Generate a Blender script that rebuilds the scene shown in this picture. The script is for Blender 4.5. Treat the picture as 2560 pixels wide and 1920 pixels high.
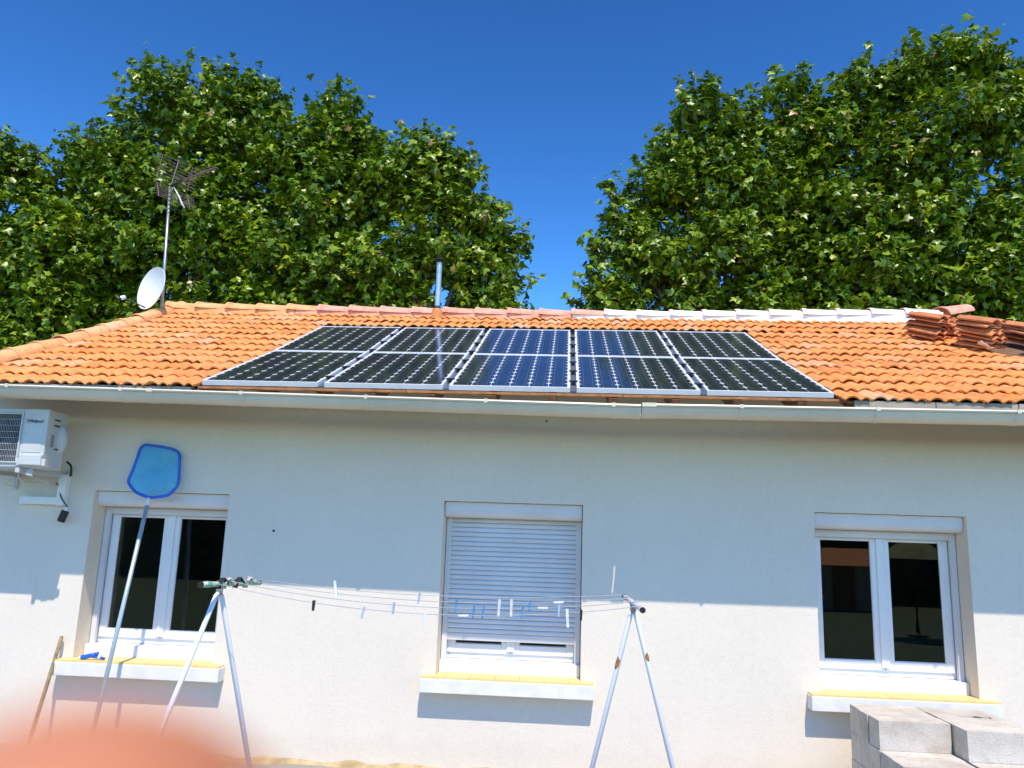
import bpy, bmesh, math, random
import numpy as np
from mathutils import Vector, Matrix
R = math.radians
scene = bpy.context.scene
for o in list(bpy.data.objects): bpy.data.objects.remove(o)
col = scene.collection
random.seed(7); rng = np.random.default_rng(11)
H = 1.95                                    # eye height above the terrace

# ------------------------------------------------------------------ camera
PITCH, YAW, ROLL, DIST, FPX = R(10.9645), R(4.0586), R(1.9151), 7.16, 1987.0
fw = Vector((-math.sin(YAW) * math.cos(PITCH), math.cos(YAW) * math.cos(PITCH), math.sin(PITCH)))
_rt = Vector((math.cos(YAW), math.sin(YAW), 0)); _up = _rt.cross(fw)
RT = _rt * math.cos(ROLL) + _up * math.sin(ROLL)
UP = _up * math.cos(ROLL) - _rt * math.sin(ROLL)
EYE = Vector((0, -DIST, H))
cd = bpy.data.cameras.new('camera'); cam = bpy.data.objects.new('camera', cd); col.objects.link(cam)
cam.matrix_world = Matrix((( RT.x, UP.x, -fw.x, EYE.x), (RT.y, UP.y, -fw.y, EYE.y), (RT.z, UP.z, -fw.z, EYE.z), (0, 0, 0, 1)))
cd.sensor_width = 36; cd.lens = FPX / 2560 * 36; cd.clip_start = 0.002; cd.clip_end = 2000
cd.dof.use_dof = True; cd.dof.focus_distance = 8.5; cd.dof.aperture_fstop = 11.5
scene.camera = cam

# ------------------------------------------------------------------ sky, sun, exposure
SUN = Vector((0.205, -1.0, 1.735)).normalized()
w = bpy.data.worlds.new('World'); scene.world = w; w.use_nodes = True
nt = w.node_tree; nt.nodes.clear()
sky = nt.nodes.new('ShaderNodeTexSky'); sky.sky_type = 'NISHITA'; sky.sun_disc = False
sky.sun_elevation = math.asin(SUN.z); sky.sun_rotation = math.atan2(SUN.x, SUN.y)
sky.altitude = 100; sky.air_density = 1.0; sky.dust_density = 0.3; sky.ozone_density = 2.6
hs = nt.nodes.new('ShaderNodeHueSaturation'); hs.inputs['Saturation'].default_value = 1.12; hs.inputs['Hue'].default_value = .490
bg = nt.nodes.new('ShaderNodeBackground'); bg.inputs['Strength'].default_value = 0.15
wo = nt.nodes.new('ShaderNodeOutputWorld')
gm = nt.nodes.new('ShaderNodeGamma'); gm.inputs[1].default_value = 1.85
k1 = nt.nodes.new('ShaderNodeVectorMath'); k1.operation = 'SCALE'; k1.inputs['Scale'].default_value = .15
k2 = nt.nodes.new('ShaderNodeVectorMath'); k2.operation = 'SCALE'; k2.inputs['Scale'].default_value = 1.58/.15
nt.links.new(sky.outputs[0], hs.inputs['Color']); nt.links.new(hs.outputs[0], k1.inputs[0]); nt.links.new(k1.outputs[0], gm.inputs[0]); nt.links.new(gm.outputs[0], k2.inputs[0]); nt.links.new(k2.outputs[0], bg.inputs[0]); nt.links.new(bg.outputs[0], wo.inputs[0])
sd = bpy.data.lights.new('sun', 'SUN'); sd.energy = 3.65; sd.angle = R(0.5); sd.color = (1.0, 0.90, 0.77)
so = bpy.data.objects.new('sun', sd); col.objects.link(so)
so.rotation_euler = SUN.to_track_quat('Z', 'Y').to_euler(); so.location = (3, -12, 20)
vs = scene.view_settings
vs.view_transform = 'Standard'; vs.look = 'None'; vs.gamma = 1; vs.exposure = 0.6; vs.use_curve_mapping = False

# ------------------------------------------------------------------ helpers
def at(px, py, Y):
    """world point on the depth plane y = Y along the photograph's line of sight"""
    d = RT * ((px - 1280) / FPX) - UP * ((py - 960) / FPX) + fw
    return EYE + d * ((Y + DIST) / d.y)
def atz(px, py, Z):
    d = RT * ((px - 1280) / FPX) - UP * ((py - 960) / FPX) + fw
    return EYE + d * ((Z - H) / d.z)

def tag(o, label=None, cat=None, group=None, kind=None):
    if label: o['label'] = label
    if cat: o['category'] = cat
    if group: o['group'] = group
    if kind: o['kind'] = kind
    return o
def empty(name, loc=(0, 0, 0), label=None, cat=None, group=None):
    o = bpy.data.objects.new(name, None); col.objects.link(o); o.location = loc
    o.empty_display_size = .1
    return tag(o, label, cat, group)
def add(name, me, parent=None, loc=None, rot=None):
    o = bpy.data.objects.new(name, me); col.objects.link(o)
    if parent is not None: o.parent = parent
    if loc is not None: o.location = loc
    if rot is not None: o.rotation_euler = rot
    return o
class MB:
    def __init__(s): s.v = []; s.f = []
    def quad(s, a, b, c, d):
        n = len(s.v); s.v += [tuple(a), tuple(b), tuple(c), tuple(d)]; s.f.append((n, n+1, n+2, n+3)); return s
    def poly(s, pts):
        n = len(s.v); s.v += [tuple(p) for p in pts]; s.f.append(tuple(range(n, n+len(pts)))); return s
    def box(s, x0, x1, y0, y1, z0, z1, m=None):
        n = len(s.v)
        p = [(x0,y0,z0),(x1,y0,z0),(x1,y1,z0),(x0,y1,z0),(x0,y0,z1),(x1,y0,z1),(x1,y1,z1),(x0,y1,z1)]
        if m is not None: p = [tuple(m @ Vector(q)) for q in p]
        s.v += p
        s.f += [tuple(n+i for i in q) for q in ((0,3,2,1),(4,5,6,7),(0,1,5,4),(1,2,6,5),(2,3,7,6),(3,0,4,7))]
        return s
    def tube(s, pts, r, n=10, caps=True):
        pts = [Vector(p) for p in pts]
        rs = r if isinstance(r, (list, tuple)) else [r] * len(pts)
        base = len(s.v); prev = None
        for i, p in enumerate(pts):
            d = (pts[min(i+1, len(pts)-1)] - pts[max(i-1, 0)]).normalized()
            if prev is None:
                a = Vector((0,0,1)) if abs(d.z) < .9 else Vector((1,0,0))
                u = d.cross(a).normalized()
            else:
                u = (prev - d * prev.dot(d)).normalized()
            prev = u; vv = d.cross(u)
            for k in range(n):
                t = 2*math.pi*k/n
                s.v.append(tuple(p + (u*math.cos(t) + vv*math.sin(t)) * rs[i]))
        for i in range(len(pts)-1):
            for k in range(n):
                a = base+i*n+k; b = base+i*n+(k+1) % n
                s.f.append((a, b, b+n, a+n))
        if caps:
            s.f.append(tuple(base+k for k in range(n))[::-1])
            s.f.append(tuple(base+(len(pts)-1)*n+k for k in range(n)))
        return s
    def lathe(s, prof, n=20, m=None):
        base = len(s.v)
        for r, z in prof:
            for k in range(n):
                t = 2*math.pi*k/n; p = Vector((r*math.cos(t), r*math.sin(t), z))
                s.v.append(tuple(m @ p if m is not None else p))
        for i in range(len(prof)-1):
            for k in range(n):
                a = base+i*n+k; b = base+i*n+(k+1) % n
                s.f.append((a, b, b+n, a+n))
        return s
    def mesh(s, name, m=None, smooth=False, off=None):
        me = bpy.data.meshes.new(name)
        v = s.v if off is None else [(p[0]-off[0], p[1]-off[1], p[2]-off[2]) for p in s.v]
        me.from_pydata(v, [], s.f); me.update()
        if m is not None: me.materials.append(m)
        if smooth: me.polygons.foreach_set('use_smooth', [True]*len(me.polygons))
        return me
    def build(s, name, m, parent=None, smooth=False, bevel=0, local=False, label=None, auto=None):
        """world coordinates in; the object sits in its parent's frame (parents are only translated) unless local"""
        off = None
        if parent is not None and not local:
            off = Vector((0, 0, 0)); q = parent
            while q is not None: off += q.location; q = q.parent
        o = add(name, s.mesh(name, m, smooth, off), parent)
        if label: o['label'] = label
        if bevel:
            b = o.modifiers.new('bevel', 'BEVEL'); b.width = bevel; b.segments = 2; b.limit_method = 'ANGLE'; b.angle_limit = R(40)
        if auto:
            sm(o.data, auto)
        return o
def sm(me, deg):
    me.polygons.foreach_set('use_smooth', [True]*len(me.polygons))
    bm = bmesh.new(); bm.from_mesh(me)
    bmesh.ops.remove_doubles(bm, verts=bm.verts, dist=1e-5)
    for e in bm.edges:
        if len(e.link_faces) == 2: e.smooth = e.calc_face_angle(0) < R(deg)
    bm.to_mesh(me); bm.free()

# ------------------------------------------------------------------ materials
def newmat(name):
    m = bpy.data.materials.new(name); m.use_nodes = True
    t = m.node_tree; b = t.nodes['Principled BSDF']
    return m, t, b
def noise(t, vec, scale, detail=4, rough=.55):
    n = t.nodes.new('ShaderNodeTexNoise'); n.inputs['Scale'].default_value = scale; n.inputs['Detail'].default_value = detail; n.inputs['Roughness'].default_value = rough
    t.links.new(vec, n.inputs['Vector']); return n
def ramp(t, fac, stops):
    r = t.nodes.new('ShaderNodeValToRGB'); e = r.color_ramp.elements
    while len(e) < len(stops): e.new(.5)
    for el, (p, c) in zip(e, stops): el.position = p; el.color = (*c, 1) if len(c) == 3 else c
    t.links.new(fac, r.inputs['Fac']); return r
def mixc(t, fac, a, b, mode='MIX'):
    n = t.nodes.new('ShaderNodeMix'); n.data_type = 'RGBA'; n.blend_type = mode
    for sock, val in ((n.inputs[0], fac), (n.inputs[6], a), (n.inputs[7], b)):
        if hasattr(val, 'is_linked'): t.links.new(val, sock)
        else: sock.default_value = val if not isinstance(val, tuple) else (*val, 1)
    return n.outputs[2]
def math_(t, op, a, b=None):
    n = t.nodes.new('ShaderNodeMath'); n.operation = op
    for i, v in enumerate((a, b)):
        if v is None: continue
        if hasattr(v, 'is_linked'): t.links.new(v, n.inputs[i])
        else: n.inputs[i].default_value = v
    return n.outputs[0]
def coord(t, kind='Object'):
    return t.nodes.new('ShaderNodeTexCoord').outputs[kind]
def geo(t):
    return t.nodes.new('ShaderNodeNewGeometry').outputs['Position']
def bump(t, b, h, strength, dist=.01):
    n = t.nodes.new('ShaderNodeBump'); n.inputs['Strength'].default_value = strength; n.inputs['Distance'].default_value = dist
    t.links.new(h, n.inputs['Height']); t.links.new(n.outputs[0], b.inputs['Normal']); return n
def pmat(name, c, rough=.5, metal=0., spec=.5, var=.12, vs_=6., bmp=0., bs=60., c2=None, coat=0.):
    m, t, b = newmat(name); g = geo(t)
    c2 = c2 or tuple(x*(1-var*2) for x in c)
    n = noise(t, g, vs_, 6)
    r = ramp(t, n.outputs[0], [(.3, c2), (.62, c)])
    t.links.new(r.outputs[0], b.inputs['Base Color'])
    rr = ramp(t, noise(t, g, vs_*2.3).outputs[0], [(.3, (rough*.85,)*3), (.7, (min(1, rough*1.15),)*3)])
    t.links.new(rr.outputs[0], b.inputs['Roughness'])
    b.inputs['Metallic'].default_value = metal; b.inputs['Specular IOR Level'].default_value = spec
    b.inputs['Coat Weight'].default_value = coat
    if bmp: bump(t, b, noise(t, g, bs, 6).outputs[0], bmp, .004)
    return m
def plaster():
    m, t, b = newmat('plaster'); g = geo(t)
    big = ramp(t, noise(t, g, .8, 5).outputs[0], [(.3, (.73, .650, .535)), (.7, (.785, .70, .575))])
    n2 = ramp(t, noise(t, g, 26, 5).outputs[0], [(.25, (.95, .95, .95)), (.6, (1, 1, 1))])
    c = mixc(t, 1., big.outputs[0], n2.outputs[0], 'MULTIPLY')
    # faint rain streaks
    mp = t.nodes.new('ShaderNodeMapping'); mp.inputs['Scale'].default_value = (9, 1, .5); t.links.new(g, mp.inputs[0])
    st = ramp(t, noise(t, mp.outputs[0], 1.2, 5).outputs[0], [(.2, (.97, .965, .955)), (.45, (1, 1, 1))])
    c = mixc(t, .7, c, st.outputs[0], 'MULTIPLY')
    mk = ramp(t, noise(t, g, 3.1, 8, .75).outputs[0], [(.70, (1, 1, 1)), (.80, (.80, .77, .70))])
    c = mixc(t, .6, c, mk.outputs[0], 'MULTIPLY')
    sz = t.nodes.new('ShaderNodeSeparateXYZ'); t.links.new(g, sz.inputs[0])
    dz = math_(t, 'ADD', sz.outputs[2], math_(t, 'MULTIPLY', noise(t, g, 5, 5).outputs[0], -.35))
    dirt = ramp(t, dz, [(.0, (.72, .64, .50)), (.10, (1, 1, 1))])
    c = mixc(t, .12, c, dirt.outputs[0], 'MULTIPLY')
    t.links.new(c, b.inputs['Base Color']); b.inputs['Roughness'].default_value = .9; b.inputs['Specular IOR Level'].default_value = .2
    h = math_(t, 'ADD', noise(t, g, 130, 4).outputs[0], math_(t, 'MULTIPLY', noise(t, g, 9, 3).outputs[0], .6))
    bump(t, b, h, .55, .007)
    return m
def tile_mat(name, base, alt, moss=.5, rnd=True):
    m, t, b = newmat(name); g = geo(t)
    oi = t.nodes.new('ShaderNodeObjectInfo'); a = t.nodes.new('ShaderNodeAttribute'); a.attribute_name = 'tint'
    rv = math_(t, 'FRACT', math_(t, 'ADD', oi.outputs['Random'], a.outputs['Fac']))
    c = ramp(t, rv, [(0, alt[0]), (.3, base), (.7, base), (.86, alt[1]), (1, alt[2])]).outputs[0]
    n = ramp(t, noise(t, g, 13, 6, .65).outputs[0], [(.28, (.58, .50, .45)), (.55, (1, 1, 1))])
    c = mixc(t, .8, c, n.outputs[0], 'MULTIPLY')
    li = noise(t, g, 22, 6, .7); big = noise(t, g, 1.3, 3)
    f = math_(t, 'MULTIPLY', ramp(t, li.outputs[0], [(.52, (0,)*3), (.64, (1,)*3)]).outputs[0],
              ramp(t, big.outputs[0], [(.48, (0,)*3), (.65, (1,)*3)]).outputs[0])
    f = math_(t, 'MULTIPLY', f, moss)
    c = mixc(t, f, c, (.30, .27, .19))
    t.links.new(c, b.inputs['Base Color']); b.inputs['Roughness'].default_value = .82; b.inputs['Specular IOR Level'].default_value = .25
    bump(t, b, noise(t, g, 90, 5).outputs[0], .3, .004)
    return m
def leaf_mat(name, dark, light, yellow):
    m, t, b = newmat(name)
    a = t.nodes.new('ShaderNodeAttribute'); a.attribute_name = 'tint'
    c = ramp(t, a.outputs['Fac'], [(0, dark), (.55, light), (.9, yellow), (1, (.24, .15, .04))]).outputs[0]
    t.links.new(c, b.inputs['Base Color']); b.inputs['Roughness'].default_value = .36; b.inputs['Specular IOR Level'].default_value = .38
    tr = t.nodes.new('ShaderNodeBsdfTranslucent')
    t.links.new(mixc(t, 1., c, (1.0, 1.15, .35), 'MULTIPLY'), tr.inputs[0])
    mx = t.nodes.new('ShaderNodeMixShader'); mx.inputs[0].default_value = .18
    out = t.nodes['Material Output']
    t.links.new(b.outputs[0], mx.inputs[1]); t.links.new(tr.outputs[0], mx.inputs[2]); t.links.new(mx.outputs[0], out.inputs[0])
    return m
def glass_mat():
    m, t, b = newmat('window_glass')
    b.inputs['Base Color'].default_value = (.75, .8, .78, 1); b.inputs['Roughness'].default_value = 0.0
    b.inputs['Transmission Weight'].default_value = 1; b.inputs['IOR'].default_value = 1.5
    return m
def cell_mat():
    m, t, b = newmat('silicon_cell'); g = coord(t, 'Object')
    oi = t.nodes.new('ShaderNodeObjectInfo')
    c = ramp(t, oi.outputs['Random'], [(0, (.006, .007, .012)), (1, (.014, .016, .026))]).outputs[0]
    sx = t.nodes.new('ShaderNodeSeparateXYZ'); t.links.new(g, sx.inputs[0])
    # two bus bars per cell: thin printed silver lines
    ab = math_(t, 'ABSOLUTE', sx.outputs[0])
    d = math_(t, 'ABSOLUTE', math_(t, 'SUBTRACT', ab, .039))
    bar = math_(t, 'LESS_THAN', d, .0011)
    c = mixc(t, bar, c, (.16, .165, .18))
    t.links.new(c, b.inputs['Base Color']); b.inputs['Roughness'].default_value = .45
    b.inputs['Coat Weight'].default_value = 1; b.inputs['Coat Roughness'].default_value = .09; b.inputs['Coat IOR'].default_value = 1.5
    b.inputs['Specular IOR Level'].default_value = .3
    return m
def block_mat():
    m, t, b = newmat('concrete_block'); g = geo(t)
    oi = t.nodes.new('ShaderNodeObjectInfo')
    c = ramp(t, oi.outputs['Random'], [(0, (.55, .50, .43)), (1, (.65, .595, .515))]).outputs[0]
    n = ramp(t, noise(t, g, 6, 6).outputs[0], [(.3, (.78, .75, .70)), (.6, (1, 1, 1))])
    c = mixc(t, 1., c, n.outputs[0], 'MULTIPLY')
    sp = ramp(t, noise(t, g, 140, 3).outputs[0], [(.3, (.55, .53, .5)), (.42, (1, 1, 1))])
    c = mixc(t, 1., c, sp.outputs[0], 'MULTIPLY')
    t.links.new(c, b.inputs['Base Color']); b.inputs['Roughness'].default_value = .95; b.inputs['Specular IOR Level'].default_value = .15
    bump(t, b, noise(t, g, 110, 5).outputs[0], .6, .006)
    return m
def rust_mat(name, c, blotch, lo=.58, hi=.64, scale=7., seed=0.):
    m, t, b = newmat(name); g = geo(t)
    mp = t.nodes.new('ShaderNodeMapping'); mp.inputs['Location'].default_value = (seed, seed*.7, 0); t.links.new(g, mp.inputs[0])
    f = ramp(t, noise(t, mp.outputs[0], scale, 6, .6).outputs[0], [(lo, (0,)*3), (hi, (1,)*3)]).outputs[0]
    t.links.new(mixc(t, f, c, blotch), b.inputs['Base Color']); b.inputs['Roughness'].default_value = .45
    return m
def net_mat():
    m, t, b = newmat('pool_net_mesh'); g = coord(t, 'Object')
    b.inputs['Base Color'].default_value = (.16, .62, .95, 1); b.inputs['Roughness'].default_value = .7
    tr = t.nodes.new('ShaderNodeBsdfTransparent'); tr.inputs[0].default_value = (.7, .95, 1, 1)
    tl = t.nodes.new('ShaderNodeBsdfTranslucent'); tl.inputs[0].default_value = (.15, .65, .95, 1)
    m1 = t.nodes.new('ShaderNodeMixShader'); m1.inputs[0].default_value = .4
    m2 = t.nodes.new('ShaderNodeMixShader')
    f = ramp(t, noise(t, g, 5.5, 3).outputs[0], [(.42, (.36,)*3), (.55, (.14,)*3)]).outputs[0]
    t.links.new(f, m2.inputs[0])
    t.links.new(b.outputs[0], m1.inputs[1]); t.links.new(tl.outputs[0], m1.inputs[2])
    t.links.new(m1.outputs[0], m2.inputs[1]); t.links.new(tr.outputs[0], m2.inputs[2])
    t.links.new(m2.outputs[0], t.nodes['Material Output'].inputs[0])
    return m
def skin_mat():
    m, t, b = newmat('skin'); g = geo(t)
    c = ramp(t, noise(t, g, 60, 4).outputs[0], [(.35, (.40, .14, .06)), (.65, (.50, .20, .10))]).outputs[0]
    t.links.new(c, b.inputs['Base Color']); b.inputs['Roughness'].default_value = .5
    b.inputs['Subsurface Weight'].default_value = .25; b.inputs['Subsurface Radius'].default_value = (.008, .003, .0015); b.inputs['Subsurface Scale'].default_value = 1
    return m
def ridge_white():
    # orange ridge tile whose camera-side flank was brushed with white mortar
    m, t, b = newmat('whitewashed_ridge'); g = coord(t, 'Object')
    sx = t.nodes.new('ShaderNodeSeparateXYZ'); t.links.new(g, sx.inputs[0])
    n = noise(t, geo(t), 14, 5)
    h = math_(t, 'ADD', sx.outputs[2], math_(t, 'MULTIPLY', math_(t, 'SUBTRACT', n.outputs[0], .5), .03))
    f = math_(t, 'LESS_THAN', h, .094)
    t.links.new(mixc(t, f, (.74, .36, .16), (.92, .92, .92)), b.inputs['Base Color']); b.inputs['Roughness'].default_value = .8
    return m

M = {}
M['plaster'] = plaster()
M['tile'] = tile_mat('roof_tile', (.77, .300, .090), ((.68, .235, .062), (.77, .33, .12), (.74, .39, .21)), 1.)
M['ridge'] = tile_mat('ridge_tile', (.78, .39, .17), ((.74, .35, .14), (.78, .42, .2), (.78, .44, .24)), .4)
M['ridge_pink'] = tile_mat('pink_ridge_tile', (.76, .36, .26), ((.74, .33, .22), (.77, .38, .28), (.77, .40, .30)), .2)
M['ridge_white'] = ridge_white()
M['limewash'] = pmat('lime_mortar', (.88, .87, .86), .9, var=.05, vs_=9, bmp=.3)
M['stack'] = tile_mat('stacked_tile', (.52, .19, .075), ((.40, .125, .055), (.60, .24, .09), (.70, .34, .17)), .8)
M['wood'] = pmat('old_timber', (.22, .12, .06), .8, var=.3, vs_=14, bmp=.3)
M['board'] = pmat('eave_board', (.40, .33, .25), .85, var=.2, vs_=8, bmp=.3)
M['board2'] = pmat('stained_batten', (.42, .17, .06), .8, var=.25, vs_=9)
M['black'] = pmat('black_plastic', (.012, .012, .013), .5, var=.2)
M['pvc'] = pmat('white_pvc', (.79, .775, .745), .35, var=.04, vs_=3)
M['alu'] = pmat('shutter_aluminium', (.66, .655, .65), .42, var=.04, vs_=4)
M['gutter'] = pmat('gutter_pvc', (.66, .59, .46), .38, var=.08, vs_=2.2)
M['frame'] = pmat('panel_frame', (.76, .76, .77), .35, metal=.0, var=.05)
M['back'] = pmat('panel_backsheet', (.84, .85, .86), .4, var=.03, coat=1.)
M['cell'] = cell_mat()
M['rail'] = pmat('panel_rail', (.16, .19, .24), .45, metal=.5)
M['glass'] = glass_mat()
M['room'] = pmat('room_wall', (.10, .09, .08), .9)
M['sill'] = pmat('sill_concrete', (.76, .73, .69), .85, var=.06, vs_=10, bmp=.25)
M['sill_tile'] = pmat('yellow_sill_tile', (.83, .58, .24), .6, c2=(.78, .52, .19), vs_=7)
M['ac'] = pmat('air_conditioner_casing', (.54, .545, .52), .45, var=.04)
M['ac_dark'] = pmat('grille_shadow', (.05, .055, .06), .7)
M['ac_wire'] = pmat('grille_wire', (.62, .62, .62), .45)
M['ink'] = pmat('dark_print', (.03, .03, .045), .5)
M['gold'] = pmat('ring_print', (.45, .34, .12), .5)
M['rubber'] = pmat('black_rubber', (.015, .015, .016), .6)
M['steel'] = pmat('galvanised_steel', (.42, .43, .45), .4, metal=.75, var=.2)
M['dish'] = pmat('dish_paint', (.78, .78, .79), .45, var=.04)
M['antenna'] = pmat('weathered_rods', (.17, .14, .13), .6, metal=.2)
M['flue'] = pmat('flue_steel', (.50, .56, .62), .35, metal=.7, var=.15)
M['terra'] = pmat('terracotta_collar', (.62, .24, .07), .8)
M['pole'] = pmat('pole_aluminium', (.44, .54, .60), .38, metal=.35, var=.1)
M['netframe'] = pmat('blue_plastic', (.02, .13, .62), .35, var=.08)
M['net'] = net_mat()
M['nozzle'] = pmat('bright_blue_plastic', (.015, .12, .60), .35)
M['stick'] = pmat('weathered_handle', (.32, .24, .12), .75, var=.3, vs_=20)
M['post'] = rust_mat('painted_post', (.70, .71, .74), (.42, .17, .05), .66, .69, 5.5, 3.1)
M['post2'] = rust_mat('flaking_post', (.72, .73, .76), (.30, .45, .58), .68, .71, 5., 1.2)
M['bar'] = rust_mat('flaking_green_bar', (.10, .42, .28), (.62, .50, .38), .47, .52, 26, .4)
M['bar2'] = rust_mat('flaking_white_bar', (.55, .54, .52), (.16, .13, .11), .55, .6, 26, .9)
M['rustband'] = pmat('rust', (.45, .19, .045), .9, var=.3, vs_=30)
M['wire'] = pmat('line_wire', (.42, .43, .45), .5)
M['peg_blue'] = pmat('blue_peg', (.10, .28, .52), .45)
M['peg_pale'] = pmat('pale_blue_peg', (.42, .52, .70), .45)
M['peg_white'] = pmat('white_peg', (.82, .82, .82), .45)
M['peg_black'] = pmat('black_peg', (.02, .02, .02), .5)
M['block'] = block_mat()
M['rag'] = pmat('white_rag', (.75, .74, .70), .9)
M['bark'] = pmat('plane_bark', (.15, .13, .085), .9, c2=(.08, .07, .045), vs_=4, bmp=.4, bs=20)
M['leaf'] = leaf_mat('plane_leaf', (.024, .064, .004), (.145, .240, .006), (.38, .42, .02))
M['hedge'] = leaf_mat('hedge_leaf', (.02, .045, .012), (.05, .09, .02), (.10, .13, .03))
M['skin'] = skin_mat()
M['nail'] = pmat('finger_nail', (.70, .42, .34), .3)
M['mortar'] = pmat('footing_mortar', (.50, .38, .20), .95, c2=(.30, .22, .11), vs_=9, bmp=.8, bs=25)
M['ground'] = pmat('terrace_concrete', (.31, .29, .25), .95, c2=(.23, .21, .175), vs_=1.5, bmp=.5, bs=30)
M['grass'] = pmat('lawn', (.075, .12, .025), .95, c2=(.05, .07, .02), vs_=2.2, bmp=.8, bs=45)
M['pallet'] = pmat('pallet_timber', (.40, .29, .17), .85, vs_=18, bmp=.3)

# ------------------------------------------------------------------ ground
g = MB()
N = 24
for i in range(N):
    for j in range(N):
        x0, x1 = -400+800*i/N, -400+800*(i+1)/N; y0, y1 = -400+800*j/N, -400+800*(j+1)/N
        g.quad((x0,y0,0),(x1,y0,0),(x1,y1,0),(x0,y1,0))
tag(g.build('ground', M['grass']), kind='structure')
tag(MB().quad((-14,-4.4,.004),(14,-4.4,.004),(14,12,.004),(-14,12,.004)).build('terrace', M['ground']), kind='structure')

# ------------------------------------------------------------------ house
RIDGE_S, S_ROW, NROW = 4.55, .355, 13
Y0, Z0 = -.88, 1.184 + H
XL, XR = -5.60, 6.3
def tilt(s): return R(22.3 + .62*s)
_ps = [(Y0, Z0)]
for i in range(500):
    t = tilt(i*.01); _ps.append((_ps[-1][0]+.01*math.cos(t), _ps[-1][1]+.01*math.sin(t)))
def prof(s, off=0.):
    s_ = max(0., s); i = min(int(s_*100), 499); f = s_*100-i
    y = _ps[i][0]*(1-f)+_ps[i+1][0]*f; z = _ps[i][1]*(1-f)+_ps[i+1][1]*f
    if s < 0: y += s*math.cos(tilt(0)); z += s*math.sin(tilt(0))
    t = tilt(s_)
    return y - off*math.sin(t), z + off*math.cos(t)
RY, RZ = prof(RIDGE_S)
PX0, PW, PG = -3.06, .992, .0535                     # panel array
PX1 = PX0 + 5*PW + 4*PG

house = empty('house', (0, 0, 0), 'single storey rendered house with an orange tiled roof and three windows', 'house')
WX = [(-4.352, -3.068), (-1.085, .161), (2.163, 3.441)]; ZT, ZB = .309 + H, -1.177 + H
TH = .32; WL, WR = -5.50, 6.1
def zwall(y):                                   # underside of the roof deck above depth y
    for i in range(len(_ps)-1):
        if _ps[i+1][0] >= y: return _ps[i][1] - .10
    return RZ
# front wall: front face, back face, reveals
m = MB()
xs = [WL] + [x for p in WX for x in p] + [WR]
zs = [0, ZB-.135, ZT, zwall(0)]
for i in range(len(xs)-1):
    for k in range(3):
        if i % 2 == 1 and k == 1: continue
        x0, x1 = xs[i], xs[i+1]; z0, z1 = zs[k], zs[k+1]
        m.quad((x0,0,z0),(x1,0,z0),(x1,0,z1),(x0,0,z1))
        m.quad((x0,TH,z0),(x0,TH,z1),(x1,TH,z1),(x1,TH,z0))
for x0, x1 in WX:
    za, zb = ZB-.135, ZT
    m.quad((x0,0,za),(x0,0,zb),(x0,TH,zb),(x0,TH,za)); m.quad((x1,0,za),(x1,TH,za),(x1,TH,zb),(x1,0,zb))
    m.quad((x0,0,zb),(x1,0,zb),(x1,TH,zb),(x0,TH,zb)); m.quad((x0,0,za),(x0,TH,za),(x1,TH,za),(x1,0,za))
m.quad((WL,0,zs[3]),(WR,0,zs[3]),(WR,TH,zs[3]),(WL,TH,zs[3]))
wo_ = m.build('wall', M['plaster'], house)
BACKY = 2*RY - 0.0
for x, nm in ((WL, 'gable_wall'), (WR, 'gable_wall')):
    m = MB(); t_ = .25 if x < 0 else -.25
    pts = [(0.002, 0), (BACKY, 0), (BACKY, zwall(0)), (RY, RZ-.16), (0.002, zwall(0)-.03)]
    m.poly([(x, y, z) for y, z in pts]); m.poly([(x+t_, y, z) for y, z in pts])
    for i in range(5):
        a, b_ = pts[i], pts[(i+1) % 5]; m.quad((x,*a),(x,*b_),(x+t_,*b_),(x+t_,*a))
    m.build(nm, M['plaster'], house)
MB().box(WL+.26, WR-.26, BACKY-.25, BACKY, 0, zwall(0)).build('back_wall', M['plaster'], house)
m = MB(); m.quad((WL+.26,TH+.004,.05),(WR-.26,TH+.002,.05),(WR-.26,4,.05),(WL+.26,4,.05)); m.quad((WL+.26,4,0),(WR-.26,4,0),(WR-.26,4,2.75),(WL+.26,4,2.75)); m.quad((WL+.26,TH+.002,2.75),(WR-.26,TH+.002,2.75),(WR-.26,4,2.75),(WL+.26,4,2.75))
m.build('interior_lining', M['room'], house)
# rough mortar footing along the wall base
m = MB(); n = 90
pv = []
for i in range(n+1):
    x = WL + (WR-WL)*i/n
    h = .022+.02*math.sin(i*1.7)*math.sin(i*.37)+.02*random.random(); d = .06+.03*math.sin(i*.9)+.02*random.random()
    pv.append(((x,-.001,h),(x,-d*.6,h*.8),(x,-d,0)))
for i in range(n):
    for k in range(2): m.quad(pv[i][k], pv[i][k+1], pv[i+1][k+1], pv[i+1][k])
fo = m.build('wall_footing', M['mortar'], house, auto=80)

for px_, pyy, r_ in ((684, 1327, .011), (1366, 1053, .009), (2060, 1492, .006)):
    c_ = at(px_, pyy, -.002); MB().tube([(c_.x, .002, c_.z), (c_.x, -.006, c_.z)], r_, 8).build('wall_plug', M['ink'], house)
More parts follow.
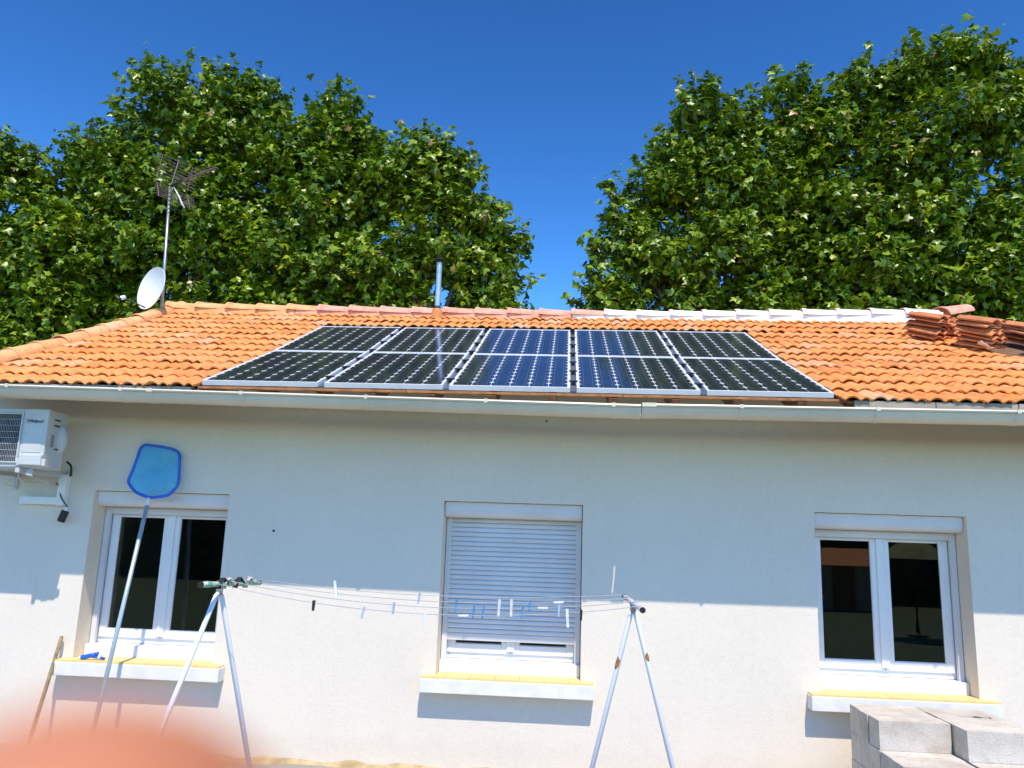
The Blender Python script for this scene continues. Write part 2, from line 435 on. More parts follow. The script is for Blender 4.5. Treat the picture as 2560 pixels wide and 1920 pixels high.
# ---- windows
def frame_bars(m, x0, x1, z0, z1, y0, y1, w, wb=None):
    wb = wb or w
    m.box(x0, x0+w, y0, y1, z0, z1); m.box(x1-w, x1, y0, y1, z0, z1)
    m.box(x0+w, x1-w, y0+.0015, y1, z0, z0+wb); m.box(x0+w, x1-w, y0+.0015, y1, z1-w, z1)
SO = .135
for wi, (x0, x1) in enumerate(WX):
    nm = ('left', 'middle', 'right')[wi]
    # sill slab with ears in front of the wall, yellow tiles on top
    sl = MB()
    sl.box(x0-.115, x1+.115, -SO, -.001, ZB-.13, ZB-.014)
    sl.box(x0+.002, x1-.002, -.001, .15, ZB-.13, ZB-.014)
    s_ = sl.build('window_sill', M['sill'], house, bevel=.006, label='white concrete sill with yellow tiles under the %s window' % nm)
    nt_ = 7; tw = (x1-x0+.22)/nt_
    for k in range(nt_):
        a, b_ = x0-.11+k*tw+.0015, x0-.11+(k+1)*tw-.0015
        t_ = MB()
        if k == 0: t_.box(a, x0+.001, -SO+.006, -.003, ZB-.013, ZB+.001); t_.box(x0+.003, b_, -SO+.006, .149, ZB-.013, ZB+.001)
        elif k == nt_-1: t_.box(a, x1-.003, -SO+.006, .149, ZB-.013, ZB+.001); t_.box(x1-.001, b_, -SO+.006, -.003, ZB-.013, ZB+.001)
        else: t_.box(a, b_, -SO+.006, .149, ZB-.013, ZB+.001+random.uniform(-.001, .001))
        t_.build('sill_tile', M['sill_tile'], s_)
    # white threshold and outer frame
    win = MB()
    frame_bars(win, x0+.004, x1-.004, ZB+.105, ZT-.15, .285, .318, .058, .062)
    win.box(x0+.004, x1-.004, .152, .316, ZB-.012, ZB+.102)
    wn = win.build('window', M['pvc'], house, bevel=.004)
    xm = (x0+x1)/2
    for a, b_ in ((x0+.05, xm-.006), (xm+.006, x1-.05)):
        s2 = MB(); frame_bars(s2, a, b_, ZB+.155, ZT-.155, .270, .312, .072, .078)
        # glazing bead
        frame_bars(s2, a+.066, b_-.066, ZB+.226, ZT-.221, .277, .305, .012)
        s2.build('sash', M['pvc'], wn, bevel=.004)
        MB().box(a+.070, b_-.070, .285, .299, ZB+.230, ZT-.225).build('pane', M['glass'], wn)
    MB().box(xm-.034, xm+.034, .256, .271, ZB+.175, ZT-.16).build('meeting_stile', M['pvc'], wn, bevel=.004)
    # shutter box with a rounded lower front edge
    pr = [(.055, ZT-.004), (.055, ZT-.075), (.062, ZT-.10), (.08, ZT-.125), (.105, ZT-.14), (.262, ZT-.14), (.262, ZT-.004)]
    bx = MB(); a, b_ = x0+.006, x1-.006
    if wi != 1: a = x0+.004
    bx.poly([(a, y, z) for y, z in pr]); bx.poly([(b_, y, z) for y, z in pr][::-1])
    for i in range(len(pr)):
        p, q = pr[i], pr[(i+1) % len(pr)]; bx.quad((a,*p),(b_,*p),(b_,*q),(a,*q))
    bx.build('shutter_box', M['alu'], house, auto=35)
    for a, b_ in ((x0+.006, x0+.052), (x1-.052, x1-.006)):
        gr = MB(); gr.box(a, b_, .214, .222, ZB+.103, ZT-.142); gr.box(a, b_, .246, .254, ZB+.103, ZT-.142)
        gr.box(a, a+.012, .222, .246, ZB+.103, ZT-.142); gr.box(b_-.012, b_, .222, .246, ZB+.103, ZT-.142)
        gr.build('guide_rail', M['alu'], house, bevel=.002)
    zlow = at(1290, 1606, .23).z if wi == 1 else ZT-.205
    sh = MB(); sh.box(x0+.03, x1-.03, .226, .242, zlow, zlow+.062)
    sh_ = sh.build('roller_shutter', M['alu'], house, bevel=.003, label=('lowered grey roller shutter of the middle window' if wi == 1 else 'raised roller shutter showing its bottom bar'))
    if wi == 1:
        z = zlow+.064; pitch = .0425; sm_ = None
        while z < ZT-.15:
            if sm_ is None:
                q = MB(); yy = [(.231, 0), (.2275, .008), (.226, .018), (.2275, .029), (.231, .037), (.236, .040), (.236, 0)]
                for i in range(len(yy)-1):
                    q.quad((x0+.03, yy[i][0], yy[i][1]), (x1-.03, yy[i][0], yy[i][1]), (x1-.03, yy[i+1][0], yy[i+1][1]), (x0+.03, yy[i+1][0], yy[i+1][1]))
                sm_ = q.mesh('slat', M['alu']); sm(sm_, 50)
            o = add('slat', sm_, sh_, loc=(0, 0, z)); z += pitch
        MB().box(x0+.03, x1-.03, .238, .241, zlow+.06, ZT-.145).build('shutter_backing', M['ac_dark'], sh_)

# ---- roof
deck = MB(); ss = [.02+(RIDGE_S-.02)*i/14 for i in range(15)]
for x0_, x1_, s0_, ot, ob in ((XL, PX0-.10, .02, -.055, -.072), (PX0-.098, PX1+.098, .95, -.085, -.105), (PX1+.10, XR, .02, -.055, -.072)):
    sl_ = [s0_+(RIDGE_S-s0_)*i/14 for i in range(15)]
    top = [prof(q, ot) for q in sl_]; bot = [prof(q, ob) for q in sl_]
    for i in range(14):
        deck.quad((x0_,*top[i]),(x1_,*top[i]),(x1_,*top[i+1]),(x0_,*top[i+1])); deck.quad((x0_,*bot[i]),(x0_,*bot[i+1]),(x1_,*bot[i+1]),(x1_,*bot[i]))
        for xx in (x0_, x1_): deck.quad((xx,*bot[i]),(xx,*bot[i+1]),(xx,*top[i+1]),(xx,*top[i]))
    deck.quad((x0_,*bot[0]),(x1_,*bot[0]),(x1_,*top[0]),(x0_,*top[0]))
roof = deck.build('roof', M['wood'], house, label='orange tiled roof on timber rafters')
bs = MB()
for i in range(14):                      # back slope
    (a, b_), (c, d) = prof(ss[i], -.03), prof(ss[i+1], -.03)
    bs.quad((XL,2*RY-a,b_),(XR,2*RY-a,b_),(XR,2*RY-c,d),(XL,2*RY-c,d))
bs.build('back_slope', M['tile'], roof)
x = -2.615 - .4985*5
while x < XR-.1:
    rf = MB()
    for i in range(6):
        s0, s1 = .06+i*.3, .06+(i+1)*.3
        pa, pb = prof(s0, -.078), prof(s1, -.078); qa, qb = prof(s0, -.19), prof(s1, -.19)
        if i == 0: qa = prof(s0+.05, -.165)
        x0_, x1_ = x-.036, x+.036
        rf.quad((x0_,*pa),(x1_,*pa),(x1_,*pb),(x0_,*pb)); rf.quad((x0_,*qa),(x0_,*qb),(x1_,*qb),(x1_,*qa))
        rf.quad((x0_,*qa),(x0_,*pa),(x0_,*pb),(x0_,*qb)); rf.quad((x1_,*qa),(x1_,*qb),(x1_,*pb),(x1_,*pa))
        if i == 0: rf.quad((x0_,*qa),(x1_,*qa),(x1_,*pa),(x0_,*pa))
    rf.build('rafter', M['wood'], roof); x += .4985
# boards closing the eave under the first tile row
def eave_board(x0, x1, h0, h1, mt, d=.02):
    m = MB(); ya, za = prof(.035, 0); m.box(x0, x1, ya, ya+d, za-h1, za-h0); m.build('eave_board', mt, roof, bevel=.003)
for k in range(5): eave_board(-5.5+.475*k+.003, -5.5+.475*(k+1)-.003, .048, .115+random.uniform(-.006, .006), M['board'])
for k in range(6): eave_board(2.25+.62*k+.003, 2.25+.62*(k+1)-.003, .048, .105+random.uniform(-.006, .006), M['board'])
for k in range(3): MB().box(-3.1+1.775*k+.003, -3.1+1.775*(k+1)-.003, -.785, -.745, 1.150+H, 1.170+H).build('eave_board', M['board2'], roof)

# interlocking tile: hump, cusp, smaller hump; thickness and a raised front lip
TW, TL_ = .215, .43
def wave(u):
    if u < .022: return .006+.004*math.cos(u/.022*math.pi)
    if u < .128: return .004+.027*math.sin((u-.022)/.106*math.pi)**.85
    if u < .146: return .004
    if u < .206: return .004+.020*math.sin((u-.146)/.060*math.pi)**.8
    return .002
US = [0, .011, .024, .036, .052, .075, .098, .114, .127, .137, .147, .156, .176, .196, .206, .2105]
def tile_bm(closed=False, cut=None):
    m = MB(); th = .014; L = cut or TL_
    ys = [0, .02, L]; n = len(US)
    for j, y in enumerate(ys):
        for u in US: m.v.append((u, y, th + wave(u) - (.004 if j == 0 else 0)))
    b0 = len(m.v)
    for y in (0, L):
        for u in US: m.v.append((u, y + (.004 if y == 0 else 0), wave(u) - .003 if not closed else wave(u)*.9))
    for j in range(2):
        for i in range(n-1): m.f.append((j*n+i, j*n+i+1, (j+1)*n+i+1, (j+1)*n+i))
    for i in range(n-1): m.f.append((b0+i, b0+i+1, i+1, i))                       # front lip
    if closed:
        for i in range(n-1):
            m.f.append((b0+i, b0+n+i, b0+n+i+1, b0+i+1)); m.f.append((2*n+i, 2*n+i+1, b0+n+i+1, b0+n+i))
    m.f.append((b0+n-1, b0+2*n-1, 3*n-1, 2*n-1, n-1)); m.f.append((0, n, 2*n, b0+n, b0))
    return m
tile_me = tile_bm().mesh('roof_tile', M['tile']); sm(tile_me, 55)
row_end = {12: 4.9, 11: 4.8, 10: 4.75, 9: 4.7, 8: 4.65, 7: 4.6, 6: 4.6, 5: 4.75, 4: 5.0, 3: 5.3}
tiles = []                                           # (row, x, jitter)
for r_ in range(NROW):
    s = r_*S_ROW
    xoff = PX0-.036-11*TW + .007*math.sin(r_*2.1)
    end = row_end.get(r_, XR-.02)
    k = 0
    while True:
        x = xoff + k*TW; k += 1
        if x + TW > end + .1: break
        if s < 3.30:                                  # beside the array
            if x + TW > PX0-.025: break
        tiles.append((r_, x))
    k = 0
    while s < 3.30:
        x = PX1+.042+.008*math.sin(r_*1.7) + k*TW; k += 1
        if x + TW > end + .1: break
        tiles.append((r_, x))
def tile_matrix(r_, x):
    s = r_*S_ROW; y, z = prof(s, -.045); t = tilt(s+.2) - R(4.1)
    j = random.Random(r_*1000+int(x*100))
    t += R(j.uniform(-.5, .5)); L = TL_ if s+TL_ < RIDGE_S-.02 else (RIDGE_S-.02-s)
    return Matrix.Translation((x + j.uniform(-.002, .002), y + j.uniform(-.008, .008), z + j.uniform(-.003, .005))) @ Matrix.Rotation(t, 4, 'X') @ Matrix.Rotation(R(j.uniform(-.6, .6)), 4, 'Z') @ Matrix.Diagonal((1, L/TL_, 1, 1))
def in_view(x, y, z):
    d = Vector((x, y, z)) - EYE; q = d.dot(fw)
    return abs(d.dot(RT)/q*FPX) < 1310
vis = [t for t in tiles if in_view(t[1]+.1, *prof(t[0]*S_ROW))]
single = set(vis[:300])
rest = MB(); tint = []
for t in tiles:
    mw = tile_matrix(*t)
    if t in single:
        o = add('roof_tile', tile_me, roof); o.matrix_basis = mw
    else:
        q = tile_bm(); n = len(rest.v); rest.v += [tuple(mw @ Vector(p)) for p in q.v]; rest.f += [tuple(n+i for i in f) for f in q.f]
        tint += [random.random()] * len(q.f)
me = rest.mesh('roof_tiles', M['tile'])
a = me.attributes.new('tint', 'FLOAT', 'FACE'); a.data.foreach_set('value', tint)
me.polygons.foreach_set('use_smooth', [True]*len(me.polygons))
tag(add('roof_tiles', me, roof), kind='stuff')
# black flashing tray under the array
tr = MB()
for i in range(12):
    s0, s1 = .38+i*.26, .38+(i+1)*.26
    pa, pb = prof(s0, -.072), prof(s1, -.072)
    tr.quad((PX0-.09,*pa),(PX1+.09,*pa),(PX1+.09,*pb),(PX0-.09,*pb))
for xa, xb in ((PX0-.09, PX0+.012), (PX1-.012, PX1+.09)):
    pa, pb = prof(.10, -.0715), prof(.40, -.0715); tr.quad((xa,*pa),(xb,*pa),(xb,*pb),(xa,*pb))
tr.build('flashing_tray', M['black'], roof)

# ridge and verge caps: half-round, thicker collar at one end
def cap_mesh(name, mat, L=.45, r0=.135, r1=.118, wide=1.35):
    m = MB(); n = 12
    st = [(0, r0+.009), (.05, r0+.009), (.052, r0), (L, r1)]
    for d_, k in ((0, 1), (-.013, 1)):
        for y, r in st:
            for i in range(n+1):
                t = math.pi*i/n
                m.v.append((y, math.cos(t)*(r+d_)*wide, max(0, math.sin(t))*(r+d_)*.86))
    w_ = n+1
    for j in range(3):
        for i in range(n): m.f.append((j*w_+i, j*w_+i+1, (j+1)*w_+i+1, (j+1)*w_+i))
    o_ = 4*w_
    for i in range(n): m.f.append((i, o_+i, o_+i+1, i+1)); m.f.append((3*w_+i, 3*w_+i+1, o_+3*w_+i+1, o_+3*w_+i))
    for j in range(3):
        for i in range(n): m.f.append((o_+j*w_+i, o_+(j+1)*w_+i, o_+(j+1)*w_+i+1, o_+j*w_+i+1))
    me = m.mesh(name, mat); sm(me, 35); return me
cap_o, cap_p, cap_w = cap_mesh('ridge_tile', M['ridge']), cap_mesh('ridge_tile', M['ridge_pink']), cap_mesh('ridge_tile', M['ridge_white'])
cap_v = cap_mesh('verge_tile', M['ridge'], .45, .112, .098, 1.0)
def ridge_z(x): return RZ - .055 + (.03*max(0, (-x-2)/3.5)) + .075*max(0, min(1, (x-1.2)/3.5))
for xa, xb, mt_b in ((-5.55, -3.75, M['ridge']), (-3.74, .04, M['ridge_pink']), (.05, 4.85, M['limewash'])):
    q = MB(); nn_ = 12
    for i in range(nn_):
        x0_, x1_ = xa+(xb-xa)*i/nn_, xa+(xb-xa)*(i+1)/nn_
        for (ya, da), (yb, db) in (((RY-.155, .03), (RY-.165, -.12)), ):
            q.quad((x0_, yb, ridge_z(x0_)+db), (x1_, yb, ridge_z(x1_)+db), (x1_, ya, ridge_z(x1_)+da), (x0_, ya, ridge_z(x0_)+da))
    q.build('ridge_mortar', mt_b, roof)
x = -5.60; k = 0
while x < 4.75:
    me = cap_o if x < -3.75 else cap_p if x < .05 else cap_w
    o = add('ridge_tile', me, roof); o.location = (x, RY, ridge_z(x)); k += 1
    o.rotation_euler = (R(random.uniform(-2, 2)), math.atan2(-(ridge_z(x+.43)-ridge_z(x)), .43)+R(1.2), R(random.uniform(-.8, .8)))
    x += .4335
o = add('ridge_tile', cap_p, roof, loc=(4.86, RY-.01, ridge_z(4.8)+.015), rot=(R(8), R(-14), R(20)))
nv = 11
for i in range(nv):
    s = RIDGE_S - .18 - i*.415
    if s < -.1: break
    y, z = prof(s, -.025); xv = -5.56 + .012*i
    o = add('verge_tile', cap_v, roof, loc=(xv, y, z))
    tt = tilt(max(0, s)); d = Vector((0, -math.cos(tt), -math.sin(tt)))
    # run downhill: local x -> downhill, collar at the upper end sits over the next
    zx = Vector((0, -math.sin(tt), math.cos(tt)))
    xx = -d; yx = zx.cross(xx)
    o.matrix_basis = Matrix.Translation((xv, y, z)) @ Matrix((xx, yx, zx)).transposed().to_4x4() @ Matrix.Rotation(R(random.uniform(-1.5, 1.5)), 4, 'Y')

# ---- gutter in two runs with brackets
def gutter(xa, xb, za, zb):
    m = MB(); n = 14; sec = []
    yc, hw, dp = -.80, .085, .090
    for i in range(n+1):
        t = math.pi*i/n; sec.append((yc - hw*math.cos(t), -dp*math.sin(t)**.8))
    lip = [(yc-hw-.008+.0135*math.cos(t), .002+.0135*math.sin(t)) for t in (R(-60), R(0), R(60), R(120), R(180), R(240))]
    inner = [(y+(yc-y)*.05, z+.006) for y, z in sec]
    def strip(pp, close=False):
        k = len(pp)
        for i in range(k if close else k-1):
            p, q = pp[i], pp[(i+1) % k]
            m.quad((xa,p[0],za+p[1]),(xb,p[0],zb+p[1]),(xb,q[0],zb+q[1]),(xa,q[0],za+q[1]))
    strip(sec); strip(inner[::-1]); strip(lip, True)
    m.poly([(xb, y, zb+z) for y, z in sec]); m.poly([(xa, y, za+z) for y, z in sec])
    return m.build('gutter', M['gutter'], house, auto=40), (lambda x: za+(zb-za)*(x-xa)/(xb-xa))
g1, f1 = gutter(-5.62, .585, 1.125+H, 1.059+H)
g2, f2 = gutter(.606, XR, 1.0675+H, 1.085+H)
def bracket(x, par, z, wdt=.028, mt=None, nm='gutter_bracket'):
    m = MB(); n = 14
    for d_ in (.004, ):
        pts = []
        for i in range(n+1):
            t = math.pi*i/n; pts.append((-.80-(.085+d_)*math.cos(t), -(.090+d_)*math.sin(t)**.8))
        pts = [(-.80-.109, .019), (-.80-.109, -.012)] + pts
        for i in range(len(pts)-1):
            p, q = pts[i], pts[i+1]
            m.quad((x-wdt/2,p[0],z+p[1]),(x+wdt/2,p[0],z+p[1]),(x+wdt/2,q[0],z+q[1]),(x-wdt/2,q[0],z+q[1]))
            for e in (-1, 1):
                m.quad((x+e*wdt/2,p[0],z+p[1]),(x+e*wdt/2,q[0],z+q[1]),(x+e*wdt/2,q[0]+(-.80-q[0])*.06,z+q[1]+.006),(x+e*wdt/2,p[0]+(-.80-p[0])*.06,z+p[1]+.006))
        m.quad((x-wdt/2,-.909,z+.019),(x+wdt/2,-.909,z+.019),(x+wdt/2,-.880,z+.02),(x-wdt/2,-.880,z+.02))
    m.build(nm, mt or M['gutter'], par)
for x in (-4.69, -3.70, -2.67, -1.63, -.65, .37): bracket(x, g1, f1(x))
for x in (1.37, 2.41, 3.46, 4.5): bracket(x, g2, f2(x))
bracket(.65, g2, f2(.65), .11, None, 'gutter_joint'); bracket(-3.45, g1, f1(-3.45), .05, None, 'gutter_joint')

# ------------------------------------------------------------------ solar panels
PLEN = 1.65
oct_ = MB(); c_, k_ = .0775, .025
oct_.poly([(-c_+k_,-c_,0),(c_-k_,-c_,0),(c_,-c_+k_,0),(c_,c_-k_,0),(c_-k_,c_,0),(-c_+k_,c_,0),(-c_,c_-k_,0),(-c_,-c_+k_,0)])
oct_.v = [(x_*.985, y_, z_) for x_, y_, z_ in oct_.v]; oc = oct_.v[:]
for i in range(8):
    p, q = oc[i], oc[(i+1) % 8]; oct_.quad((p[0],p[1],-.0015),(q[0],q[1],-.0015),q,p)
cell_me = oct_.mesh('cell', M['cell'])
py0, pz0, T1, T2 = -.80, 1.2147 + H, R(22.3), R(24.0)
cols_ = ('at the left end', 'second from the left', 'in the middle', 'second from the right', 'at the right end')
def frame_me():
    m = MB(); w_, h_ = .018, .040
    m.box(0, PW, 0, w_, -h_, 0); m.box(0, PW, PLEN-w_, PLEN, -h_, 0)
    m.box(0, w_, w_, PLEN-w_, -h_, -.0004); m.box(PW-w_, PW, w_, PLEN-w_, -h_, -.0004)
    return m.mesh('frame', M['frame'])
fr_me = frame_me()
bk_me = MB().box(.019, PW-.019, .019, PLEN-.019, -.010, -.006).mesh('backsheet', M['back'])
cl = MB(); cl.box(-.010, .064, -.022, .022, -.002, .006); cl.box(.010, .044, -.022, .022, -.045, -.002)
cl_me = cl.mesh('clamp', M['black'])
rl_me = MB().box(.001, .0525, .0, PLEN, -.060, -.030).mesh('rail', M['rail'])
for row in range(2):
    for c in range(5):
        e = empty('solar_panel', (0, 0, 0), 'dark monocrystalline solar panel in the %s row, %s of the array' % (('lower', 'upper')[row], cols_[c]), 'solar panel', 'solar panels on the roof')
        if row == 0: y, z, t = py0, pz0, T1
        else: y, z, t = py0+1.661*math.cos(T1), pz0+1.661*math.sin(T1), T2
        e.location = (PX0+c*(PW+PG), y, z); e.rotation_euler = (t + R(random.uniform(-.12, .12)), R(random.uniform(-.1, .1)), 0)
        add('frame', fr_me, e); add('backsheet', bk_me, e)
        px_, py_ = .1585, .1595
        ox, oy = (PW-6*px_)/2+px_/2, (PLEN-10*py_)/2+py_/2
        for i in range(6):
            for j in range(10): add('cell', cell_me, e, loc=(ox+i*px_, oy+j*py_, -.0042))
        if c < 4:
            add('rail', rl_me, e, loc=(PW, .0, 0))
            for yy in ((.26, .75, 1.24) if row == 0 else (.10, .60, 1.08, 1.52)): add('clamp', cl_me, e, loc=(PW, yy, 0))

# ------------------------------------------------------------------ stacks of loose tiles on the roof
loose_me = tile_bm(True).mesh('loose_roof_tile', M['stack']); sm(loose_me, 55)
def pile(x, y, n, rot, label, grp, jit=.035, top_shift=None):
    z = None
    for i in range(len(_ps)-1):
        if _ps[i+1][0] >= y: z = _ps[i][1]+.0; break
    for k in range(n):
        j = random.Random(int(x*77)+k*13+int(y*31))
        a = R(rot) + R(j.uniform(-9, 9)); flip = 0
        dx, dy = j.uniform(-jit, jit), j.uniform(-jit, jit)
        if top_shift and k >= n-2: dx += top_shift[0]; dy += top_shift[1]
        o = add('loose_roof_tile', loose_me)
        up_ = Vector((0, -.30, .954)) * (k*.046)
        o.matrix_world = Matrix.Translation(Vector((x+dx, y+dy, z)) + up_) @ Matrix.Rotation(tilt(2.6), 4, 'X') @ Matrix.Rotation(a, 4, 'Z') @ Matrix.Rotation(R(j.uniform(-2, 2)), 4, 'X') @ Matrix.Diagonal((1.1, 1, 1.1, 1)) @ Matrix.Translation((-.107, -.215, 0))
        tag(o, label, 'roof tile', grp)
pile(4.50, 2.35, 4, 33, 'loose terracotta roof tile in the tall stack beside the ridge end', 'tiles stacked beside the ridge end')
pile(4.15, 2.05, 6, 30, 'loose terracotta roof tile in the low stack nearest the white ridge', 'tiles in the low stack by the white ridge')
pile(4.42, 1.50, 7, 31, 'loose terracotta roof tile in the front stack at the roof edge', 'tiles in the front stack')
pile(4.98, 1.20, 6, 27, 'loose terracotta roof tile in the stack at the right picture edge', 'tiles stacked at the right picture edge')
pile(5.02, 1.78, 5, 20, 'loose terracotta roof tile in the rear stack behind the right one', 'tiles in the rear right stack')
rg = MB(); rp = at(2463, 862, 1.28)
for i in range(5):
    for j in range(4):
        def rp_(i, j): 
            q = random.Random(i*7+j); return (rp.x-.05+i*.025+q.uniform(-.01, .01), rp.y-.03+j*.02, rp.z+.03-i*.014+q.uniform(-.012, .012))
        rg.quad(rp_(i,j), rp_(i+1,j), rp_(i+1,j+1), rp_(i,j+1))
ro = rg.build('crumpled_rag', M['rag'], auto=60); tag(ro, 'small crumpled white rag between the stacks of roof tiles', 'rag')
ro.modifiers.new('s', 'SOLIDIFY').thickness = .006

# ------------------------------------------------------------------ flue pipe
fb = at(1092, 792, 3.05); zr = [z for y, z in _ps if y >= 3.05][0]
fl = empty('flue_pipe', (fb.x, 3.05, zr-.05), 'slim grey metal flue pipe with a dark cap behind the solar panels', 'flue pipe')
ft = at(1092, 655, 3.05).z
MB().tube([(fb.x,3.05,zr-.05),(fb.x,3.05,ft)], .037, 18).build('pipe', M['flue'], fl, auto=40)
MB().lathe([(.075, -.06), (.066, .075), (.058, .085), (.04, .085)], 20, Matrix.Translation((fb.x,3.05,zr))).build('collar', M['terra'], fl, auto=40)
MB().lathe([(.05, .085), (.046, .12), (.038, .125)], 18, Matrix.Translation((fb.x,3.05,zr))).build('flashing_ring', M['rubber'], fl, auto=40)
MB().lathe([(.038, -.015), (.045, .0), (.045, .02)], 16, Matrix.Translation((fb.x,3.05,ft))).build('cap_neck', M['rubber'], fl, auto=40)
MB().lathe([(.012, .03), (.075, .024), (.075, .03), (.04, .05), (.0, .056)], 20, Matrix.Translation((fb.x,3.05,ft))).build('cap', M['rubber'], fl, auto=40)

# ------------------------------------------------------------------ antenna and dish on the gable
AY = 3.0
mb_, mt_ = at(403, 790, AY), at(425, 468, AY)
ant = empty('tv_antenna', tuple(mb_ - Vector((0, 0, .9))), 'weathered rooftop television antenna with a slatted reflector on a tall mast', 'antenna')
mast = MB(); lean = (mt_-mb_).normalized(); low = mb_ - lean*.9
mast.tube([low, mt_], .020, 12); mast.build('mast', M['steel'], ant, smooth=True)
MB().box(low.x-.02, WL-.002, AY-.03, AY+.03, low.z+.05, low.z+.09).build('wall_bracket', M['steel'], ant)
MB().box(low.x-.02, WL-.002, AY-.03, AY+.03, low.z+.45, low.z+.49).build('wall_bracket', M['steel'], ant)
bd = Vector((.92, -.36, .15)).normalized(); rd = Vector((.55, .83, -.03)).normalized(); ud = bd.cross(rd) * -1
if ud.z < 0: ud = -ud
A0 = mt_ + Vector((0, 0, .02))
MB().tube([A0, A0+bd*.86], .014, 8).build('boom', M['antenna'], ant)
MB().tube([A0+bd*.06-Vector((0,0,.02)), A0+bd*.02+Vector((0,0,-.01)), A0+bd*.25+Vector((0,0,.01))], .022, 8).build('boom_joint', M['rubber'], ant)
for sgn in (1, -1):
    pd = (ud*sgn*.96 + bd*(.20 if sgn > 0 else .22)).normalized(); Lp = .40 if sgn > 0 else .27
    rods = MB()
    for k in range(8 if sgn > 0 else 7):
        f = .05 + (Lp-.05)*k/(7 if sgn > 0 else 6); c = A0 + pd*f + rd*.02
        rods.tube([c-rd*.26, c+rd*.34], .0046, 5)
    for o_ in (-.20, .26): rods.tube([A0+pd*.03+rd*o_, A0+pd*Lp+rd*o_], .005, 5)
    rods.build('reflector', M['antenna'], ant)
MB().tube([A0+bd*.02, A0+(ud*.96+bd*.2).normalized()*.42+rd*.04], .009, 6).build('stay', M['antenna'], ant)
for k in range(11):
    c = A0 + bd*(.20+.062*k); el = MB(); h = .13-.006*k
    el.tube([c-rd*h+ud*.012, c+rd*h+ud*.012], .004, 5); el.tube([c-rd*h*.8-ud*.03, c+rd*h*.8-ud*.03], .003, 5)
    el.tube([c+ud*.014, c-ud*.032], .003, 5); el.build('director', M['antenna'], ant)
cb = [A0+Vector((.02,0,-.02)), A0+Vector((.07,-.02,-.03)), at(447, 490, AY), at(455, 510, AY), at(461, 519, AY)]
MB().tube(cb, [.006, .007, .012, .012, .010], 8).build('taped_cable', M['dish'], ant, smooth=True)
# dish
dc = at(390, 725, AY-.12); toc = (EYE-dc).normalized()
rgt = RT - toc*RT.dot(toc); rgt.normalize(); upv = toc.cross(rgt) * 1
if upv.z < 0: upv = -upv
dn = (toc*.45 + rgt*(-.91*.89) + upv*(.41*.89)).normalized()
q_ = dn.to_track_quat('Z', 'Y').to_matrix().to_4x4()
dish = empty('satellite_dish', tuple(dc), 'white satellite dish beside the left end of the roof ridge', 'satellite dish')
mx_ = Matrix.Translation(dc) @ q_
Rr = .30
pr = [(0, 0)] + [(Rr*k/8, .075*(k/8)**2) for k in range(1, 9)] + [(Rr+.006, .078), (Rr+.006, .068)] + [(Rr*k/8, .075*(k/8)**2-.008) for k in range(8, 0, -1)]
MB().lathe(pr, 40, mx_).build('reflector', M['dish'], dish, auto=50)
lnb = at(308, 744, AY-.3); foot = at(368, 771, AY-.16)
MB().tube([foot, lnb], .010, 8).build('arm', M['rubber'], dish)
ld = (dc-lnb).normalized()
MB().tube([lnb-ld*.03, lnb+ld*.02, lnb+ld*.03], [.03, .03, .02], 12).build('receiver_head', M['dish'], dish, auto=40)
MB().tube([lnb-ld*.07, lnb-ld*.03], .022, 10).build('receiver_body', M['rubber'], dish, auto=40)
mm = mb_ + lean*((dc.z-mb_.z)/lean.z)
MB().tube([dc-dn*.012, mm], .028, 8).build('mount', M['steel'], dish)

# ------------------------------------------------------------------ air conditioner on brackets
AX1, AX0, AF, AB = -4.463, -5.24, -.64, -.37
AZ1, AZ0 = .965+H, .455+H
ac = empty('air_conditioner', (-4.85, 0, AZ0), 'white outdoor air conditioner unit mounted on the wall under the gutter', 'air conditioner')
gx0, gx1, gz0, gz1 = AX0+.04, AX1-.225, AZ0+.04, AZ1-.045
c = MB()
c.box(AX0, gx0, AF, AB, AZ0, AZ1); c.box(gx1, AX1, AF, AB, AZ0, AZ1); c.box(gx0, gx1, AF, AB, AZ0, gz0); c.box(gx0, gx1, AF, AB, gz1, AZ1); c.box(gx0, gx1, AB-.02, AB, gz0, gz1)
c.build('casing', M['ac'], ac, bevel=.012)
MB().box(gx0, gx1, AF+.05, AF+.06, gz0, gz1).build('fan_shroud', M['ac_dark'], ac)
fan = MB(); fc = ((gx0+gx1)/2, AF+.035, (gz0+gz1)/2)
fan.tube([(fc[0], fc[1]-.01, fc[2]), (fc[0], fc[1]+.012, fc[2])], .05, 14)
for k in range(3):
    for s in range(6):
        t0, t1 = R(120*k+s*11), R(120*k+(s+1)*11)
        p = lambda t, r, d: (fc[0]+math.cos(t)*r, fc[1]+d, fc[2]+math.sin(t)*r)
        fan.quad(p(t0,.05,s*.003-.01), p(t0,.19,s*.003-.01), p(t1,.19,(s+1)*.003-.01), p(t1,.05,(s+1)*.003-.01))
fan.build('fan', M['rubber'], ac)
gw = MB(); n = 34
for k in range(n+1):
    x = gx0+(gx1-gx0)*k/n; gw.tube([(x, AF-.006, gz0), (x, AF-.006, gz1)], .0011, 4)
for k in range(9):
    z = gz0+(gz1-gz0)*k/8; gw.tube([(gx0, AF-.008, z), (gx1, AF-.008, z)], .0014, 4)
gw.build('fan_grille', M['ac_wire'], ac)
fr = MB(); frame_bars(fr, gx0-.004, gx1+.004, gz0-.004, gz1+.004, AF-.014, AF+.004, .012); fr.build('grille_frame', M['ac'], ac, bevel=.003)
